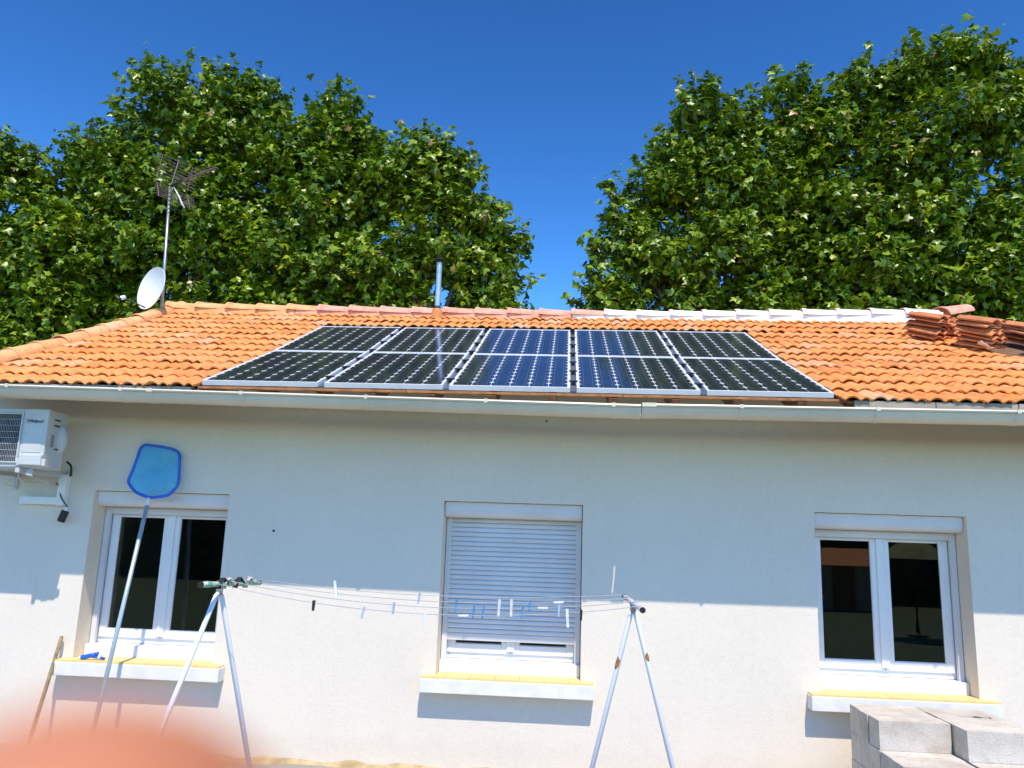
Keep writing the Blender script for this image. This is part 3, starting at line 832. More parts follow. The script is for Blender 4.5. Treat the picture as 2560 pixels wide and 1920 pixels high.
# recessed label plate with the maker's lettering
pl = MB(); pl.box(gx1+.028, AX1-.03, AF-.004, AF+.004, AZ0+.13, AZ1-.055); pl.build('front_panel', M['ac'], ac, bevel=.003)
cu = bpy.data.curves.new('lettering', 'FONT'); cu.body = 'Whirlpool'; cu.size = .038; cu.extrude = .0008; cu.shear = .18; cu.align_x = 'CENTER'; cu.offset = .0006; cu.space_character = .92
to = bpy.data.objects.new('lettering_curve', cu); col.objects.link(to)
dg = bpy.context.evaluated_depsgraph_get(); me = bpy.data.meshes.new_from_object(to.evaluated_get(dg)); bpy.data.objects.remove(to)
me.materials.clear(); me.materials.append(M['ink']); me.name = 'lettering'
lp = at(87, 1056, AF-.006)
o = add('lettering', me, ac, loc=Vector((lp.x, AF-.006, lp.z)) - ac.location, rot=(R(90), 0, 0))
rp2 = [(lp.x-.052+.055*math.cos(t)*.62, AF-.006, lp.z+.013+.026*math.sin(t)) for t in [R(20+a_*300/24) for a_ in range(25)]]
MB().tube(rp2, .0011, 5).build('printed_ring', M['gold'], ac)
# lower right cover, moulded
cv = MB(); a, b_ = at(48, 1135, AF-.03), at(100, 1164, AF-.03)
cv.box(a.x, b_.x, AF-.035, AF, b_.z, a.z); cv.box(a.x-.03, b_.x+.03, AF-.018, AF-.001, AZ0+.012, a.z-.035)
cv.build('valve_cover', M['ac'], ac, bevel=.010)
MB().box(a.x+.03, b_.x-.04, AF-.0362, AF-.034, (a.z+b_.z)/2+.005, (a.z+b_.z)/2+.011).build('cover_badge', M['alu'], ac)
# side: louvre slots, handle, pipe cover
lv = MB()
for k in range(9): lv.box(AX1-.002, AX1+.002, AF+.07, AF+.115, AZ0+.19+k*.012, AZ0+.195+k*.012)
for k in range(2): lv.box(AX1-.002, AX1+.002, AF+.09, AF+.17, AZ1-.09-k*.05, AZ1-.075-k*.05)
lv.build('side_louvre', M['ac_dark'], ac)
ph = MB(); ph.lathe([(.0, .055), (.05, .05), (.085, .03), (.1, 0)], 16, Matrix.Translation((AX1, AB-.06, AZ0+.27)) @ Matrix.Rotation(R(90), 4, 'Y') @ Matrix.Diagonal((1.3, .55, 1, 1)))
ph.build('pipe_cover', M['ac'], ac, auto=50)
MB().box(AX1-.004, AX1+.012, AF+.13, AB-.012, AZ0+.17, AZ0+.178).build('side_seam', M['ac_dark'], ac)
for x in (AX1-.20, AX0+.12):
    br = MB(); br.box(x-.018, x+.018, AF-.02, -.004, AZ0-.045, AZ0-.004); br.box(x-.02, x+.02, -.012, -.002, AZ0-.16, AZ0)
    br.quad((x-.012,AF+.06,AZ0-.045),(x+.012,AF+.06,AZ0-.045),(x+.012,-.01,AZ0-.14),(x-.012,-.01,AZ0-.14))
    br.build('bracket', M['ac'], ac, bevel=.003)
wh = [Vector((at(78, 1170, AF).x, AF+.02, AZ0-.002)), at(70, 1180, AF+.03), at(48, 1180, AF+.10), at(50, 1198, AF+.12), at(75, 1208, -.35), at(110, 1206, -.2), at(140, 1212, -.06)]
def spline(pts, n=8):
    pts = [Vector(p) for p in pts]; out = []
    for i in range(len(pts)-1):
        p0, p1, p2, p3 = pts[max(i-1,0)], pts[i], pts[i+1], pts[min(i+2,len(pts)-1)]
        for k in range(n):
            t = k/n
            out.append(.5*((2*p1)+(p2-p0)*t+(2*p0-5*p1+4*p2-p3)*t*t+(3*p1-p0-3*p2+p3)*t**3))
    return out+[pts[-1]]
MB().tube(spline(wh), .006, 7).build('drain_hose', M['ac'], ac, smooth=True)
hs_ = MB(); hp = at(73, 1178, AF+.01)
for k in range(4): hs_.tube([hp+Vector((-.022,0,.012-k*.013)), hp+Vector((.03,.01,.004-k*.013))], .0075, 8)
hs_.build('hose_coil', M['ac'], ac, smooth=True)
# trunking on the wall
tk = empty('cable_trunking', (at(155, 1225, 0).x, 0, at(155, 1225, 0).z), 'white angled cable trunking on the wall below the air conditioner', 'trunking')
a, b_ = at(151, 1188, -.07), at(166, 1264, -.07)
MB().box(a.x-.008, a.x+.066, -.075, -.001, at(155, 1264, -.07).z, at(155, 1186, -.07).z).build('riser', M['pvc'], tk, bevel=.004)
a, b_ = at(50, 1240, -.06), at(150, 1262, -.06)
MB().box(a.x, at(151, 1188, -.07).x-.01, -.065, -.001, b_.z, a.z).build('run', M['pvc'], tk, bevel=.004)
pg = empty('cable_plug', tuple(at(160, 1280, -.09)), 'black cable plug dangling below the white wall trunking', 'plug')
p0 = at(163, 1272, -.09)
mt4 = Matrix.Translation(at(158, 1290, -.09)) @ Matrix.Rotation(R(18), 4, 'Y')
MB().box(-.030, .030, -.02, .02, -.055, .050, mt4).build('body', M['rubber'], pg, bevel=.006)
MB().box(-.012, .012, -.012, .012, .050, .085, mt4).build('gland', M['dish'], pg, bevel=.003)
MB().tube(spline([mt4 @ Vector((0,0,.085)), at(160, 1255, -.085), at(152, 1241, -.08), at(148, 1215, -.05), at(140, 1208, -.05)]), .006, 7).build('lead', M['ink'], pg, smooth=True)
MB().tube(spline([at(168, 1155, -.2), at(177, 1165, -.12), at(178, 1182, -.06), at(176, 1190, -.04)]), .010, 8).build('supply_cable', M['rubber'], ac, smooth=True)

# ------------------------------------------------------------------ pool net leaning on the wall
nk = at(371, 1250, -.12); pb = atz(372-.238*(1922-1245), 1922, 0.012)
dr = (nk-pb).normalized()
pn = empty('pool_net', tuple(pb), 'blue pool skimmer net on a long metal pole leaning against the wall', 'pool net')
MB().tube([pb, nk-dr*.02], .0185, 14).build('pole', M['pole'], pn, smooth=True)
MB().tube([nk-dr*.05, nk+dr*.02], .021, 14).build('pole_collar', M['frame'], pn, smooth=True)
outl = [(1290,845),(1370,838),(1450,822),(1505,775),(1540,720),(1549,600),(1552,490),(1535,450),(1490,425),(1400,405),(1300,392),(1255,388),(1215,420),(1190,490),(1150,600),(1112,690),(1118,730),(1160,785),(1210,815)]
fz = lambda py: (nk + dr*((at(372, py, -.2).z-nk.z)/dr.z)).y
ring = []
for a_, b_ in outl:
    px_, pyy = a_*.28933, 1000+b_*.28933; ring.append(at(px_, pyy, fz(pyy)))
rs = spline(ring+[ring[0]], 4)
fm = MB(); fm.tube(rs, .0135, 8, caps=False); fm.build('rim', M['netframe'], pn, smooth=True)
MB().tube([nk-dr*.01, nk+dr*.035, ring[0]], [.017, .022, .03], 12).build('socket', M['netframe'], pn, smooth=True)
cen = sum(rs, Vector())/len(rs); nrm = (rs[0]-cen).cross(rs[len(rs)//4]-cen).normalized()
if nrm.y > 0: nrm = -nrm
nm_ = MB(); K = 9; n = len(rs)-1
for k in range(K+1):
    f = k/K
    for i in range(n):
        p = cen + (rs[i]-cen)*f
        wv = (.016*math.sin(p.x*19+p.z*11) + .012*math.sin(p.z*27-p.x*8+1.))*(1-f**3)
        nm_.v.append(tuple(p - nrm*(.035*(1-f*f)) + nrm*wv))
for k in range(K):
    for i in range(n):
        a_, b_ = k*n+i, k*n+(i+1) % n; nm_.f.append((a_, b_, b_+n, a_+n))
nm_.build('mesh_bag', M['net'], pn, smooth=True)

# ------------------------------------------------------------------ wooden handle, blue nozzle
st0, st1 = atz(155-.307*(1906-1588), 1906, .012), at(155, 1590, -.035)
stk = MB().tube([st0, st1-(st1-st0).normalized()*.01, st1], [.0165, .0155, .009], 12).build('broomstick', M['stick'], smooth=True)
tag(stk, 'weathered wooden broomstick leaning against the wall left of the left sill', 'broomstick')
nzp = at(232, 1643, -.06)
nz = empty('hose_nozzle', (nzp.x, nzp.y, ZB), 'bright blue plastic hose nozzle lying on the left window sill', 'hose nozzle')
A = lambda px_, pyy, h: Vector((at(px_, pyy, -.07).x, at(px_, pyy, -.07).y, ZB+h))
MB().tube([A(203,1650,.020), A(212,1647,.024), A(228,1638,.040), A(240,1632,.048)], [.020, .021, .019, .020], 12).build('barrel', M['nozzle'], nz, smooth=True)
MB().tube([A(232,1636,.042), A(243,1630,.056), A(247,1627,.062)], [.016, .016, .012], 10).build('head', M['nozzle'], nz, smooth=True)
MB().tube([A(230,1637,.036), A(246,1643,.026), A(262,1642,.016)], [.017, .014, .012], 10).build('grip', M['nozzle'], nz, smooth=True)
MB().tube([A(199,1652,.014), A(204,1650,.019)], [.018, .017], 12).build('tip', M['peg_white'], nz, smooth=True)
MB().tube([A(246,1641,.026), A(251,1643,.022)], [.016, .015], 10).build('band', M['peg_white'], nz, smooth=True)

# ------------------------------------------------------------------ clothes line
def post(apex, feet, bar0, bar1, mt, bt, label, rb=.023):
    e = empty('clothesline_post', ((feet[0].x+feet[1].x)/2, (feet[0].y+feet[1].y)/2, 0), label, 'clothesline post')
    for i, f in enumerate(feet):
        d = (f-apex).normalized()
        lg = MB().tube([apex+Vector((0, 0, -.02))+d*.02, apex+d*.06, f-d*.01], [rb*.55, rb*.7, rb*.72], 14).build('leg', mt, e, smooth=True)
    MB().tube([apex-Vector((0,0,.05)), apex+Vector((0,0,.01))], rb*.95, 12).build('socket', M['steel'], e, smooth=True)
    n = 9; pts = [bar0.lerp(bar1, k/n) for k in range(n+1)]
    MB().tube(pts, [rb*.78*(1+.14*math.sin(k*2.3)) for k in range(n+1)], 12).build('crossbar', bt, e, smooth=True)
    for p in (bar0, bar1):
        d = (bar1-bar0).normalized() * (-1 if p is bar0 else 1)
        MB().tube([p-d*.004, p+d*.010], rb*.86, 12).build('end_cap', M['rubber'], e)
    return e
LA, RA = at(550, 1466, -2.2), at(1583, 1510, -2.2)
lb0, lb1 = at(503, 1462, -2.42), at(646, 1456, -1.95)
rb0, rb1 = at(1562, 1492, -2.0), at(1606, 1525, -2.42)
pL = post(LA, (atz(545-.41*(2330-1475), 2330, .0), atz(557+.156*(2130-1480), 2130, .0)), lb0, lb1, M['post2'], M['bar'], 'white clothesline post with a flaking green crossbar in front of the left window', .022)
pR = post(RA, (atz(1575-.247*(2230-1530), 2230, .0), atz(1588+.24*(2260-1530), 2260, .0)), rb0, rb1, M['post'], M['bar2'], 'white clothesline post with a grey crossbar and rusty legs beside the middle window', .020)
for pxa, pya, pxb, pyb, f in ((1552, 1640, 1541, 1675, 0), (1613, 1630, 1620, 1655, 1)):
    ft_ = [atz(1575-.247*(2230-1530), 2230, .0), atz(1588+.24*(2260-1530), 2260, .0)][f]
    d = (ft_-RA); t0 = (at(pxa, pya, -2.2).z-RA.z)/d.z; t1 = (at(pxb, pyb, -2.2).z-RA.z)/d.z
    rs_ = RA+d*t0+Vector((-.003 if f == 0 else .003, -.002, 0)); re_ = RA+d*t1+Vector((-.003 if f == 0 else .003, -.002, 0))
    MB().tube([rs_, rs_.lerp(re_, .35), rs_.lerp(re_, .7), re_], [.0100, .0138, .0140, .0100], 12).build('rust_patch', M['rustband'], pR, smooth=True)
# binding knots of wire on the green bar
for k, f in enumerate((.33, .42, .62, .80)):
    c = lb0.lerp(lb1, f); q = MB()
    for j in range(3): q.tube([c+Vector((-.02+j*.012, -.02, -.028)), c+Vector((-.016+j*.014, -.03, .012)), c+Vector((.0+j*.01, .0, .034)), c+Vector((.01+j*.012, .026, .0))], .006, 6)
    q.build('wire_knot', M['bar2'] if k % 2 else M['rubber'], pL, smooth=True)
wires = []
for k, (fa, fb_, sag, ys_) in enumerate(((.08, .95, .115, 'front'), (.42, .62, .095, 'second'), (.72, .36, .075, 'third'), (.96, .08, .055, 'rear'))):
    a, b_ = lb0.lerp(lb1, fa)+Vector((0,0,.02)), rb1.lerp(rb0, 1-fb_)+Vector((0,0,.018))
    pts = []
    for i in range(33):
        t = i/32; p = a.lerp(b_, t); p.z -= sag*4*t*(1-t); pts.append(p)
    wires.append(pts)
    o = MB().tube(pts, .0021, 5).build('clothesline_wire', M['wire'], smooth=True)
    tag(o, 'thin sagging clothesline wire, %s of the four between the posts' % ys_, 'wire', 'clothesline wires')
def proj(p):
    d = p-EYE; q = d.dot(fw); return 1280+d.dot(RT)/q*FPX, 960-d.dot(UP)/q*FPX
def on_wire(px_, pyy):
    best = None
    for wq in wires:
        for i in range(32):
            for f in (0, .25, .5, .75):
                p = wq[i].lerp(wq[i+1], f); x, y = proj(p)
                if abs(x-px_) < 6:
                    s = abs(y-pyy)
                    if best is None or s < best[0]: best = (s, p)
    return best[1]
def peg_me(name, mat, L, wd=.011, spread=.012):
    m = MB()
    for sg in (-1, 1):
        mt_ = Matrix.Translation((0, sg*.004, 0)) @ Matrix.Rotation(sg*-R(4), 4, 'X')
        m.box(-wd/2, wd/2, -.0035, .0035, -L*.78, L*.22, mt_)
    m.tube([(-wd*.6, -.007, -.012), (-wd*.6, .007, -.012), (wd*.6, .007, -.012), (wd*.6, -.007, -.012)], .0016, 5)
    return m.mesh(name, mat)
PK = {'blue': peg_me('clothes_peg', M['peg_blue'], .075), 'pale': peg_me('clothes_peg', M['peg_pale'], .070), 'white': peg_me('clothes_peg', M['peg_white'], .102, .015), 'black': peg_me('clothes_peg', M['peg_black'], .060, .012), 'flat': peg_me('clothes_peg', M['peg_white'], .06, .010)}
pegs = [(785, 1505, 'black', 3, 0, 'black clothes peg nearest the green-barred post'), (915, 1517, 'pale', 12, 0, 'pale clothes peg hanging at the left of the wall, near the upright white peg'),
 (988, 1508, 'pale', 4, 0, 'pale blue clothes peg left of the middle window, second from it'), (1047, 1492, 'pale', 6, 0, 'small pale clothes peg on the rear wire just left of the middle window'),
 (1060, 1537, 'flat', 4, 0, 'small white clothes peg low on the line just left of the middle window'),
 (1139, 1504, 'blue', 4, 0, 'blue clothes peg at the left edge of the closed shutter'), (1182, 1524, 'blue', 5, 0, 'left blue clothes peg of the close pair before the shutter'),
 (1205, 1526, 'blue', 7, 0, 'right blue clothes peg of the close pair before the shutter'), (1248, 1508, 'white', 3, 0, 'left long white clothes peg of the pair in front of the shutter'),
 (1279, 1506, 'white', 0, 0, 'right long white clothes peg of the pair in front of the shutter'), (1310, 1524, 'blue', 6, 0, 'blue clothes peg low on the line right of the long white pair'),
 (1326, 1505, 'blue', 4, 0, 'blue clothes peg high on the line right of the long white pair'), (1395, 1516, 'pale', 2, 0, 'pale blue clothes peg near the right side of the shutter'),
 (1417, 1532, 'white', -4, 0, 'long white clothes peg hanging lowest at the right side of the shutter'), (1458, 1532, 'black', 2, 0, 'black clothes peg at the right edge of the middle window'),
 (1165, 1532, 'flat', 88, 0, 'white clothes peg lying flat along the line left of the blue pair'), (1368, 1520, 'flat', 90, 0, 'white clothes peg lying flat along the line before the shutter'),
 (1408, 1508, 'flat', 86, 0, 'white clothes peg lying flat on the rear wire near the shutter edge'), (841, 1488, 'white', 168, 0, 'white clothes peg standing upright on the line near the left post')]
for px_, pyy, kd, rot, _, lab in pegs:
    p = on_wire(px_, pyy); o = add('clothes_peg', PK[kd], loc=p, rot=(0, R(rot), R(random.uniform(-25, 25)) if abs(rot) < 45 else 0))
    tag(o, lab, 'clothes peg', 'clothes pegs on the line')

# ------------------------------------------------------------------ concrete blocks on a pallet
def block_me(slot=False):
    m = MB(); L, W_, Hh = .494, .196, .198
    xs_ = [0, .05, .078, .155, .183, .31, .338, .416, .444, L]; ys_ = [0, .055, .066, .13, .141, W_]
    holes = {(1, 1), (3, 3), (5, 1), (7, 3)} if not slot else {(1, 1), (5, 3), (4, 2), (5, 2), (6, 2)}
    for i in range(len(xs_)-1):
        for j in range(len(ys_)-1):
            x0, x1, y0, y1 = xs_[i], xs_[i+1], ys_[j], ys_[j+1]
            if (i, j) in holes:
                d = Hh-.03
                m.quad((x0,y0,d),(x1,y0,d),(x1,y1,d),(x0,y1,d))
                for a, b_ in (((x0,y0),(x1,y0)),((x1,y0),(x1,y1)),((x1,y1),(x0,y1)),((x0,y1),(x0,y0))): m.quad((*a,d),(*a,Hh),(*b_,Hh),(*b_,d))
            else: m.quad((x0,y0,Hh),(x1,y0,Hh),(x1,y1,Hh),(x0,y1,Hh))
    # chamfered lower body: sides
    for a, b_ in (((0,0),(L,0)),((L,0),(L,W_)),((L,W_),(0,W_)),((0,W_),(0,0))): m.quad((*a,0),(*b_,0),(*b_,Hh),(*a,Hh))
    m.quad((0,0,0),(0,W_,0),(L,W_,0),(L,0,0))
    return m.mesh('concrete_block', M['block'])
bm1, bm2 = block_me(), block_me(True)
BX, BT = 2.262, H-1.192                       # left edge and top of the stack
lay = ('top', 'second', 'bottom')
def put_block(layer, colm, j, front, slot=False):
    q = random.Random(layer*100+colm*10+j)
    o = add('concrete_block', bm2 if slot else bm1, loc=(BX+colm*.512+q.uniform(-.006, .006), -front+j*.2005+q.uniform(-.004, .004), BT-.2-layer*.2), rot=(0, 0, R(q.uniform(-.7, .7))))
    bv = o.modifiers.new('bevel', 'BEVEL'); bv.width = .005; bv.segments = 2; bv.limit_method = 'ANGLE'; bv.angle_limit = R(60)
    return o
nth = ('front', 'second', 'third', 'fourth', 'fifth', 'rear')
for layer in range(3):
    for colm in range(2):
        front, cnt = ((.97, 3) if colm == 0 else (1.175, 4)) if layer == 0 else (1.38, 5)
        for j in range(cnt):
            o = put_block(layer, colm, j, front, layer == 0 and colm == 1 and j == 2)
            if layer == 0:
                lab = 'grey concrete block in the top layer, %s of the %s column counted from the front' % (nth[j], ('left', 'right')[colm])
                tag(o, lab, 'concrete block', 'concrete blocks stacked below the right window')
            else:
                tag(o, 'grey concrete block in the %s layer, %s of the %s column from the front' % (('top', 'second', 'bottom')[layer], nth[j], ('left', 'right')[colm]), 'concrete block', 'concrete blocks stacked below the right window')
pt = empty('wooden_pallet', (BX+.5, -.9, 0), 'low wooden pallet carrying the stack of grey concrete blocks', 'pallet')
zt_ = BT-.6
for k in range(5): MB().box(BX-.02, BX+1.06, -1.40+k*.24, -1.40+k*.24+.12, zt_-.024, zt_-.002).build('plank', M['pallet'], pt, bevel=.003)
for k in range(3): MB().box(BX-.01+k*.48, BX+.08+k*.48, -1.39, -.33, 0.001, zt_-.026).build('bearer', M['pallet'], pt, bevel=.003)

# ------------------------------------------------------------------ plane trees
LEAF = np.array([(0,0,0),(.30,.02,.03),(.52,.40,.0),(.24,.42,.02),(.0,1.0,-.08),(-.24,.42,.02),(-.52,.40,.0),(-.30,.02,.03),(0,.36,.07)], float)
LEAF[:,1] -= .1
LT = np.array([(0,1,8),(1,2,8),(2,3,8),(3,4,8),(4,5,8),(5,6,8),(6,7,8),(7,0,8)])
def leaves(name, pos, nor, size, mat, parent, off, sp=None):
    n = len(pos)
    nor = nor/np.linalg.norm(nor, axis=1, keepdims=True)
    r = rng.normal(size=(n,3)); r[:,2] -= .6                         # tips hang down
    t = r - nor*np.sum(r*nor, axis=1, keepdims=True); t /= np.linalg.norm(t, axis=1, keepdims=True)
    b_ = np.cross(t, nor)
    L = LEAF[None]*size[:,None,None]
    v = pos[:,None,:] + L[:,:,0:1]*b_[:,None,:] + L[:,:,1:2]*t[:,None,:] + L[:,:,2:3]*nor[:,None,:]
    v = v.reshape(-1,3) - np.array(off)
    k = len(LEAF); f = (LT[None] + (np.arange(n)*k)[:,None,None]).reshape(-1,3)
    me = bpy.data.meshes.new(name)
    me.vertices.add(len(v)); me.vertices.foreach_set('co', v.ravel().astype('f'))
    me.loops.add(f.size); me.loops.foreach_set('vertex_index', f.ravel().astype('i'))
    me.polygons.add(len(f)); me.polygons.foreach_set('loop_start', (np.arange(len(f))*3).astype('i'))
    me.polygons.foreach_set('loop_total', np.full(len(f), 3, 'i'))
    me.polygons.foreach_set('use_smooth', np.ones(len(f), bool))
    me.update(calc_edges=True)
    a = me.attributes.new('tint', 'FLOAT', 'FACE')
    ti = np.clip(rng.beta(2.2, 2.6, n)*.95, 0, 1)
    if sp is not None: ti = ti*.55 + sp*.42; ti[rng.random(n) < .012] = 1.
    a.data.foreach_set('value', np.repeat(ti, len(LT)).astype('f'))
    me.materials.append(mat)
    return add(name, me, parent)
def tree(Y, lobes, label, dens=20.0):
    cs = []
    a_, b_ = min(l[0]-l[2] for l in lobes), max(l[0]+l[2] for l in lobes)
    nlow = max(2, int((b_-a_)/150))
    lobes = lobes + [(a_+(b_-a_)*(k+.5)/nlow, 800, 95, 110) for k in range(nlow)]
    for px_, pyy, rx, rz in lobes:
        c = at(px_, pyy, Y); sc = (c-EYE).dot(fw)/FPX
        cs.append((np.array(c), max(.14, rx*sc-.20), min(max(.3, rx*sc*1.05-.15), 2.3), max(.25, rz*sc-.26)))
    bx_ = float(np.mean([c[0][0] for c in cs[:3]]))
    root = empty('plane_tree', (bx_, Y, 0), label, 'tree', 'plane trees behind the house')
    zc = min(c[0][2] for c in cs)
    trk = [(bx_, Y, -.1), (bx_+.05, Y, 1.5), (bx_-.04, Y+.05, 3.2), (bx_, Y, max(3.6, zc-1.5))]
    MB().tube(trk, [.34, .27, .24, .22], 14).build('trunk', M['bark'], root, smooth=True)
    P, Nn, TI = [], [], []
    for c, rx, ry, rz in cs:
        a = Vector(trk[-1]); b_ = Vector(c)
        mid = a.lerp(b_, .5) + Vector((random.uniform(-.3,.3), random.uniform(-.3,.3), -.2))
        MB().tube(spline([a-Vector((0,0,.2)), mid, b_-Vector((0,0,rz*.3)), b_+Vector((0,0,rz*.3))], 5), [max(.010, .10*(1-i/15)**1.3) for i in range(16)], 8).build('limb', M['bark'], root, smooth=True)
        area = 4*math.pi*(((rx*ry)**1.6+(rx*rz)**1.6+(ry*rz)**1.6)/3)**(1/1.6)
        ns = int(area*dens)
        d = rng.normal(size=(ns,3)); d /= np.linalg.norm(d, axis=1, keepdims=True)
        rad = rng.uniform(.72, 1.0, ns); inner = rng.random(ns) < .3; rad[inner] = rng.uniform(.15, .72, inner.sum())
        # lumpy radius so the outline breaks up
        ph = rng.uniform(0, 6.28, 6)
        lump = 1 + .13*np.sin(d[:,0]*5+ph[0])*np.sin(d[:,2]*6+ph[1]) + .08*np.sin(d[:,1]*9+ph[2]+d[:,2]*7)
        s0 = c + d*rad[:,None]*lump[:,None]*np.array([rx,ry,rz])
        dirn = d*np.array([1,1,.6]) + np.array([0,0,.75]) + rng.normal(size=(ns,3))*.35
        dirn /= np.linalg.norm(dirn, axis=1, keepdims=True)
        ln = rng.uniform(.25, .75, ns)*np.where(rng.random(ns) < .06, 1.25, 1)
        k = rng.integers(8, 17, ns)
        g_ = np.sin(s0[:,0]*3.3+ph[3])*np.sin(s0[:,1]*3.1+ph[4]) + np.sin(s0[:,2]*3.6+s0[:,0]*1.7+ph[5])*.9 + .35*np.sin(s0[:,2]*9.+s0[:,0]*7.)
        keep = (g_ > -.18) | (rad < .55) | (c[2] < 9.) | (rng.random(ns) < .10)
        k[~keep] = 0
        for i in range(ns):
            tt = np.linspace(.0, 1, k[i])
            p = s0[i] + dirn[i]*(tt*ln[i])[:,None] + rng.normal(size=(k[i],3))*(.11*(1.15-tt))[:,None]
            P.append(p)
            nn = d[i]*.45 + np.array([0,-.12,.75]) + rng.normal(size=(k[i],3))*.55
            Nn.append(nn); TI.append(np.full(k[i], rng.random()))
    P = np.concatenate(P); Nn = np.concatenate(Nn)
    size = np.clip(rng.normal(.180, .048, len(P)), .07, .29)
    tag(leaves('crown', P, Nn, size, M['leaf'], root, root.location, np.concatenate(TI)), kind='stuff')
    return len(P)
cnt = 0
cnt += tree(12.5, [(30,470,95,140),(88,425,42,105),(10,640,150,180),(120,660,110,150),(-140,430,120,160),(-160,640,140,180),(-60,880,130,120),(50,890,110,110)], 'plane tree cut by the left picture edge with a low crown')
cnt += tree(13.5, [(450,270,120,130),(320,360,80,130),(235,420,75,110),(560,330,120,160),(650,290,75,95),(180,560,95,130),(700,430,95,140),(620,560,120,150),(330,600,150,170),(470,470,130,140),(330,480,110,120),(520,600,160,180),(230,700,130,110)], 'tallest plane tree on the left, behind the television antenna')
cnt += tree(13.0, [(830,310,85,95),(890,380,75,100),(760,400,90,120),(940,500,95,130),(820,540,130,160),(700,650,120,130),(860,690,130,110)], 'plane tree behind the left solar panels, between two taller neighbours')
cnt += tree(12.5, [(1060,370,72,82),(1120,450,75,95),(1000,470,80,110),(1060,480,90,110),(1180,560,80,90),(1090,600,120,130),(1240,600,62,62),(1200,690,90,80),(1290,620,38,52),(1290,715,36,50),(980,690,100,100)], 'plane tree behind the flue pipe, at the left of the sky gap')
cnt += tree(13.0, [(1755,290,75,95),(1700,380,70,110),(1800,420,90,150),(1640,500,75,110),(1740,520,110,130),(1880,520,90,140),(1535,490,20,75),(1560,610,75,90),(1500,640,38,75),(1660,660,120,120),(1520,730,60,50),(1800,650,120,130)], 'plane tree at the right of the sky gap with a slender side shoot')
cnt += tree(13.5, [(1955,255,62,88),(1890,300,40,85),(1990,380,85,140),(1855,340,65,100),(2055,340,70,110),(2040,480,90,140),(1920,520,110,150),(1960,680,130,120)], 'plane tree second from the sky gap on the right')
cnt += tree(13.0, [(2150,235,62,90),(2100,330,70,110),(2190,380,80,140),(2225,260,60,110),(2230,540,100,140),(2120,540,120,150),(2130,690,130,110)], 'plane tree second from the right picture edge')
cnt += tree(12.5, [(2330,190,85,100),(2430,170,72,105),(2380,330,130,160),(2270,420,90,150),(2520,320,90,190),(2580,230,60,110),(2350,580,140,160),(2530,600,140,170),(2250,690,120,110),(2450,730,150,100),(2680,500,120,200)], 'tallest plane tree, cut by the right picture edge')
print('leaves', cnt)

# ------------------------------------------------------------------ unseen hedge, added and sized to keep reflections in the panes dark
hd = empty('added_hedge', (0, -25, 0), 'dark hedge added out of view to darken the window reflections', 'hedge')
MB().box(-30, 30, -25.6, -24.4, 0, 3.3).build('hedge_core', M['hedge'], hd)
n = 9000
hp_ = np.stack([rng.uniform(-30, 30, n), -24.35+rng.normal(size=n)*.09, rng.uniform(0, 3.6, n)], 1)
tag(leaves('foliage', hp_, np.array([0,1,.4])+rng.normal(size=(n,3))*.5, np.clip(rng.normal(.2,.03,n), .08, .3), M['hedge'], hd, hd.location), kind='stuff')
nb = empty('garden_shed', (8.5, -20.5, 0), 'low shed with a tiled roof mirrored faintly in the right window', 'shed')
MB().box(8.4, 10.2, -21.9, -19.7, 0, 1.5).build('wall', M['board'], nb)
q = MB(); q.quad((8.2,-19.5,1.42),(10.4,-19.5,1.42),(10.4,-20.8,1.98),(8.2,-20.8,1.98)); q.quad((8.2,-22.1,1.42),(8.2,-20.8,1.98),(10.4,-20.8,1.98),(10.4,-22.1,1.42)); q.poly([(8.4,-19.7,1.5),(8.4,-20.8,1.96),(8.4,-21.9,1.5)]); q.poly([(10.2,-19.7,1.5),(10.2,-21.9,1.5),(10.2,-20.8,1.96)])
q.build('roof', M['tile'], nb)
MB().box(8.8, 9.5, -19.70, -19.66, 0, 1.4).build('door', M['wood'], nb)
ps = empty('added_parasol', (8.3, -12.2, 0), 'pale yellow parasol added out of view to brighten the right window reflection', 'parasol')  # unseen parasol, added for a bright reflection in the right window
M['canvas'] = pmat('parasol_canvas', (.74, .70, .34), .9); _t = M['canvas'].node_tree
_tl = _t.nodes.new('ShaderNodeBsdfTranslucent'); _tl.inputs[0].default_value = (.75, .72, .35, 1); _mx = _t.nodes.new('ShaderNodeMixShader'); _mx.inputs[0].default_value = .5
_t.links.new(_t.nodes['Principled BSDF'].outputs[0], _mx.inputs[1]); _t.links.new(_tl.outputs[0], _mx.inputs[2]); _t.links.new(_mx.outputs[0], _t.nodes['Material Output'].inputs[0])
MB().lathe([(.85, 1.78), (.45, 2.08), (.02, 2.30)], 8, Matrix.Translation((8.3, -12.2, 0))).build('canopy', M['canvas'], ps)
MB().tube([(8.3, -12.2, 0), (8.3, -12.2, 2.32)], .02, 10).build('pole', M['rubber'], ps, smooth=True)
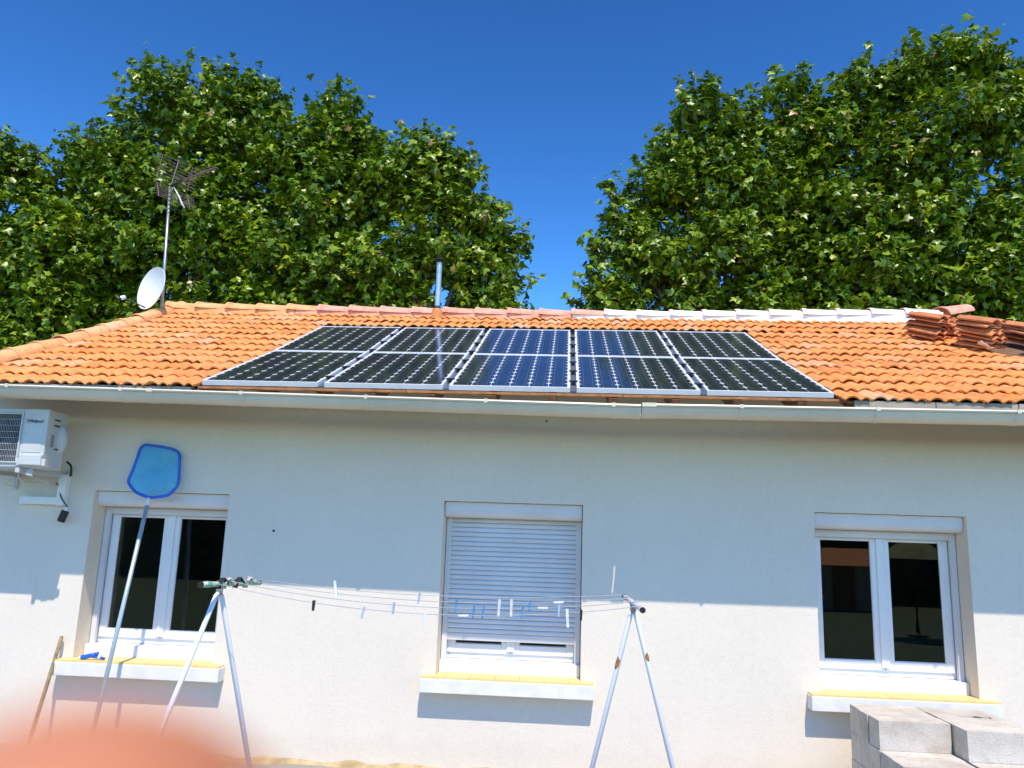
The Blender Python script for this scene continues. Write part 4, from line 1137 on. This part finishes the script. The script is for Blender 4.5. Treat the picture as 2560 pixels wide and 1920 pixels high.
MB().lathe([(.0, .0), (.22, .0), (.22, .05), (.05, .09), (.03, .3)], 14, Matrix.Translation((8.3, -12.2, .001))).build('base', M['rubber'], ps)

# ------------------------------------------------------------------ the photographer's hand, one fingertip before the lens
def cw(x, y, z): return EYE + RT*x + UP*y + fw*z
hb = bmesh.new(); sk = hb.verts.layers.skin.verify()
def hv(p, r):
    v = hb.verts.new(cw(*p) - EYE); v[sk].radius = (r, r); return v
def chain(root, pts):
    prev = root
    for p, r in pts:
        v = hv(p, r); hb.edges.new((prev, v)); prev = v
wrist = hv((-.085, -.235, .000), .024); wrist[sk].use_root = True
fore = hv((-.120, -.330, -.02), .030); hb.edges.new((wrist, fore))
palm = hv((-.072, -.185, .012), .026); hb.edges.new((wrist, palm))
kn = hv((-.060, -.135, .022), .022); hb.edges.new((palm, kn))
chain(kn, [((-.046, -.095, .034), .0105), ((-.029, -.056, .032), .0092), ((-.0190, -.0360, .0270), .0085), ((-.0148, -.0250, .0242), .0080), ((-.0131, -.0166, .0234), .0082), ((-.0121, -.0096, .0230), .0054)])
chain(kn, [((-.038, -.118, .040), .0108), ((-.005, -.100, .050), .0095), ((.012, -.104, .038), .0088), ((.012, -.112, .022), .0078)])
chain(kn, [((-.040, -.140, .042), .0105), ((-.006, -.125, .052), .0092), ((.010, -.129, .040), .0085), ((.010, -.137, .024), .0075)])
chain(palm, [((-.046, -.162, .040), .0095), ((-.016, -.150, .050), .0082), ((-.002, -.154, .038), .0075), ((-.002, -.161, .025), .0068)])
chain(palm, [((-.055, -.180, -.010), .0125), ((-.032, -.150, -.018), .0108), ((-.018, -.122, -.014), .0098), ((-.010, -.102, -.008), .0085)])
me = bpy.data.meshes.new('hand'); hb.to_mesh(me); hb.free()
hand = add('hand', me, loc=EYE); me.materials.append(M['skin'])
sk_ = hand.modifiers.new('skin', 'SKIN'); sk_.use_smooth_shade = True
ss_ = hand.modifiers.new('sub', 'SUBSURF'); ss_.levels = 2; ss_.render_levels = 2
tag(hand, 'blurred pink fingertip of a hand at the lower left corner, close to the lens', 'hand')
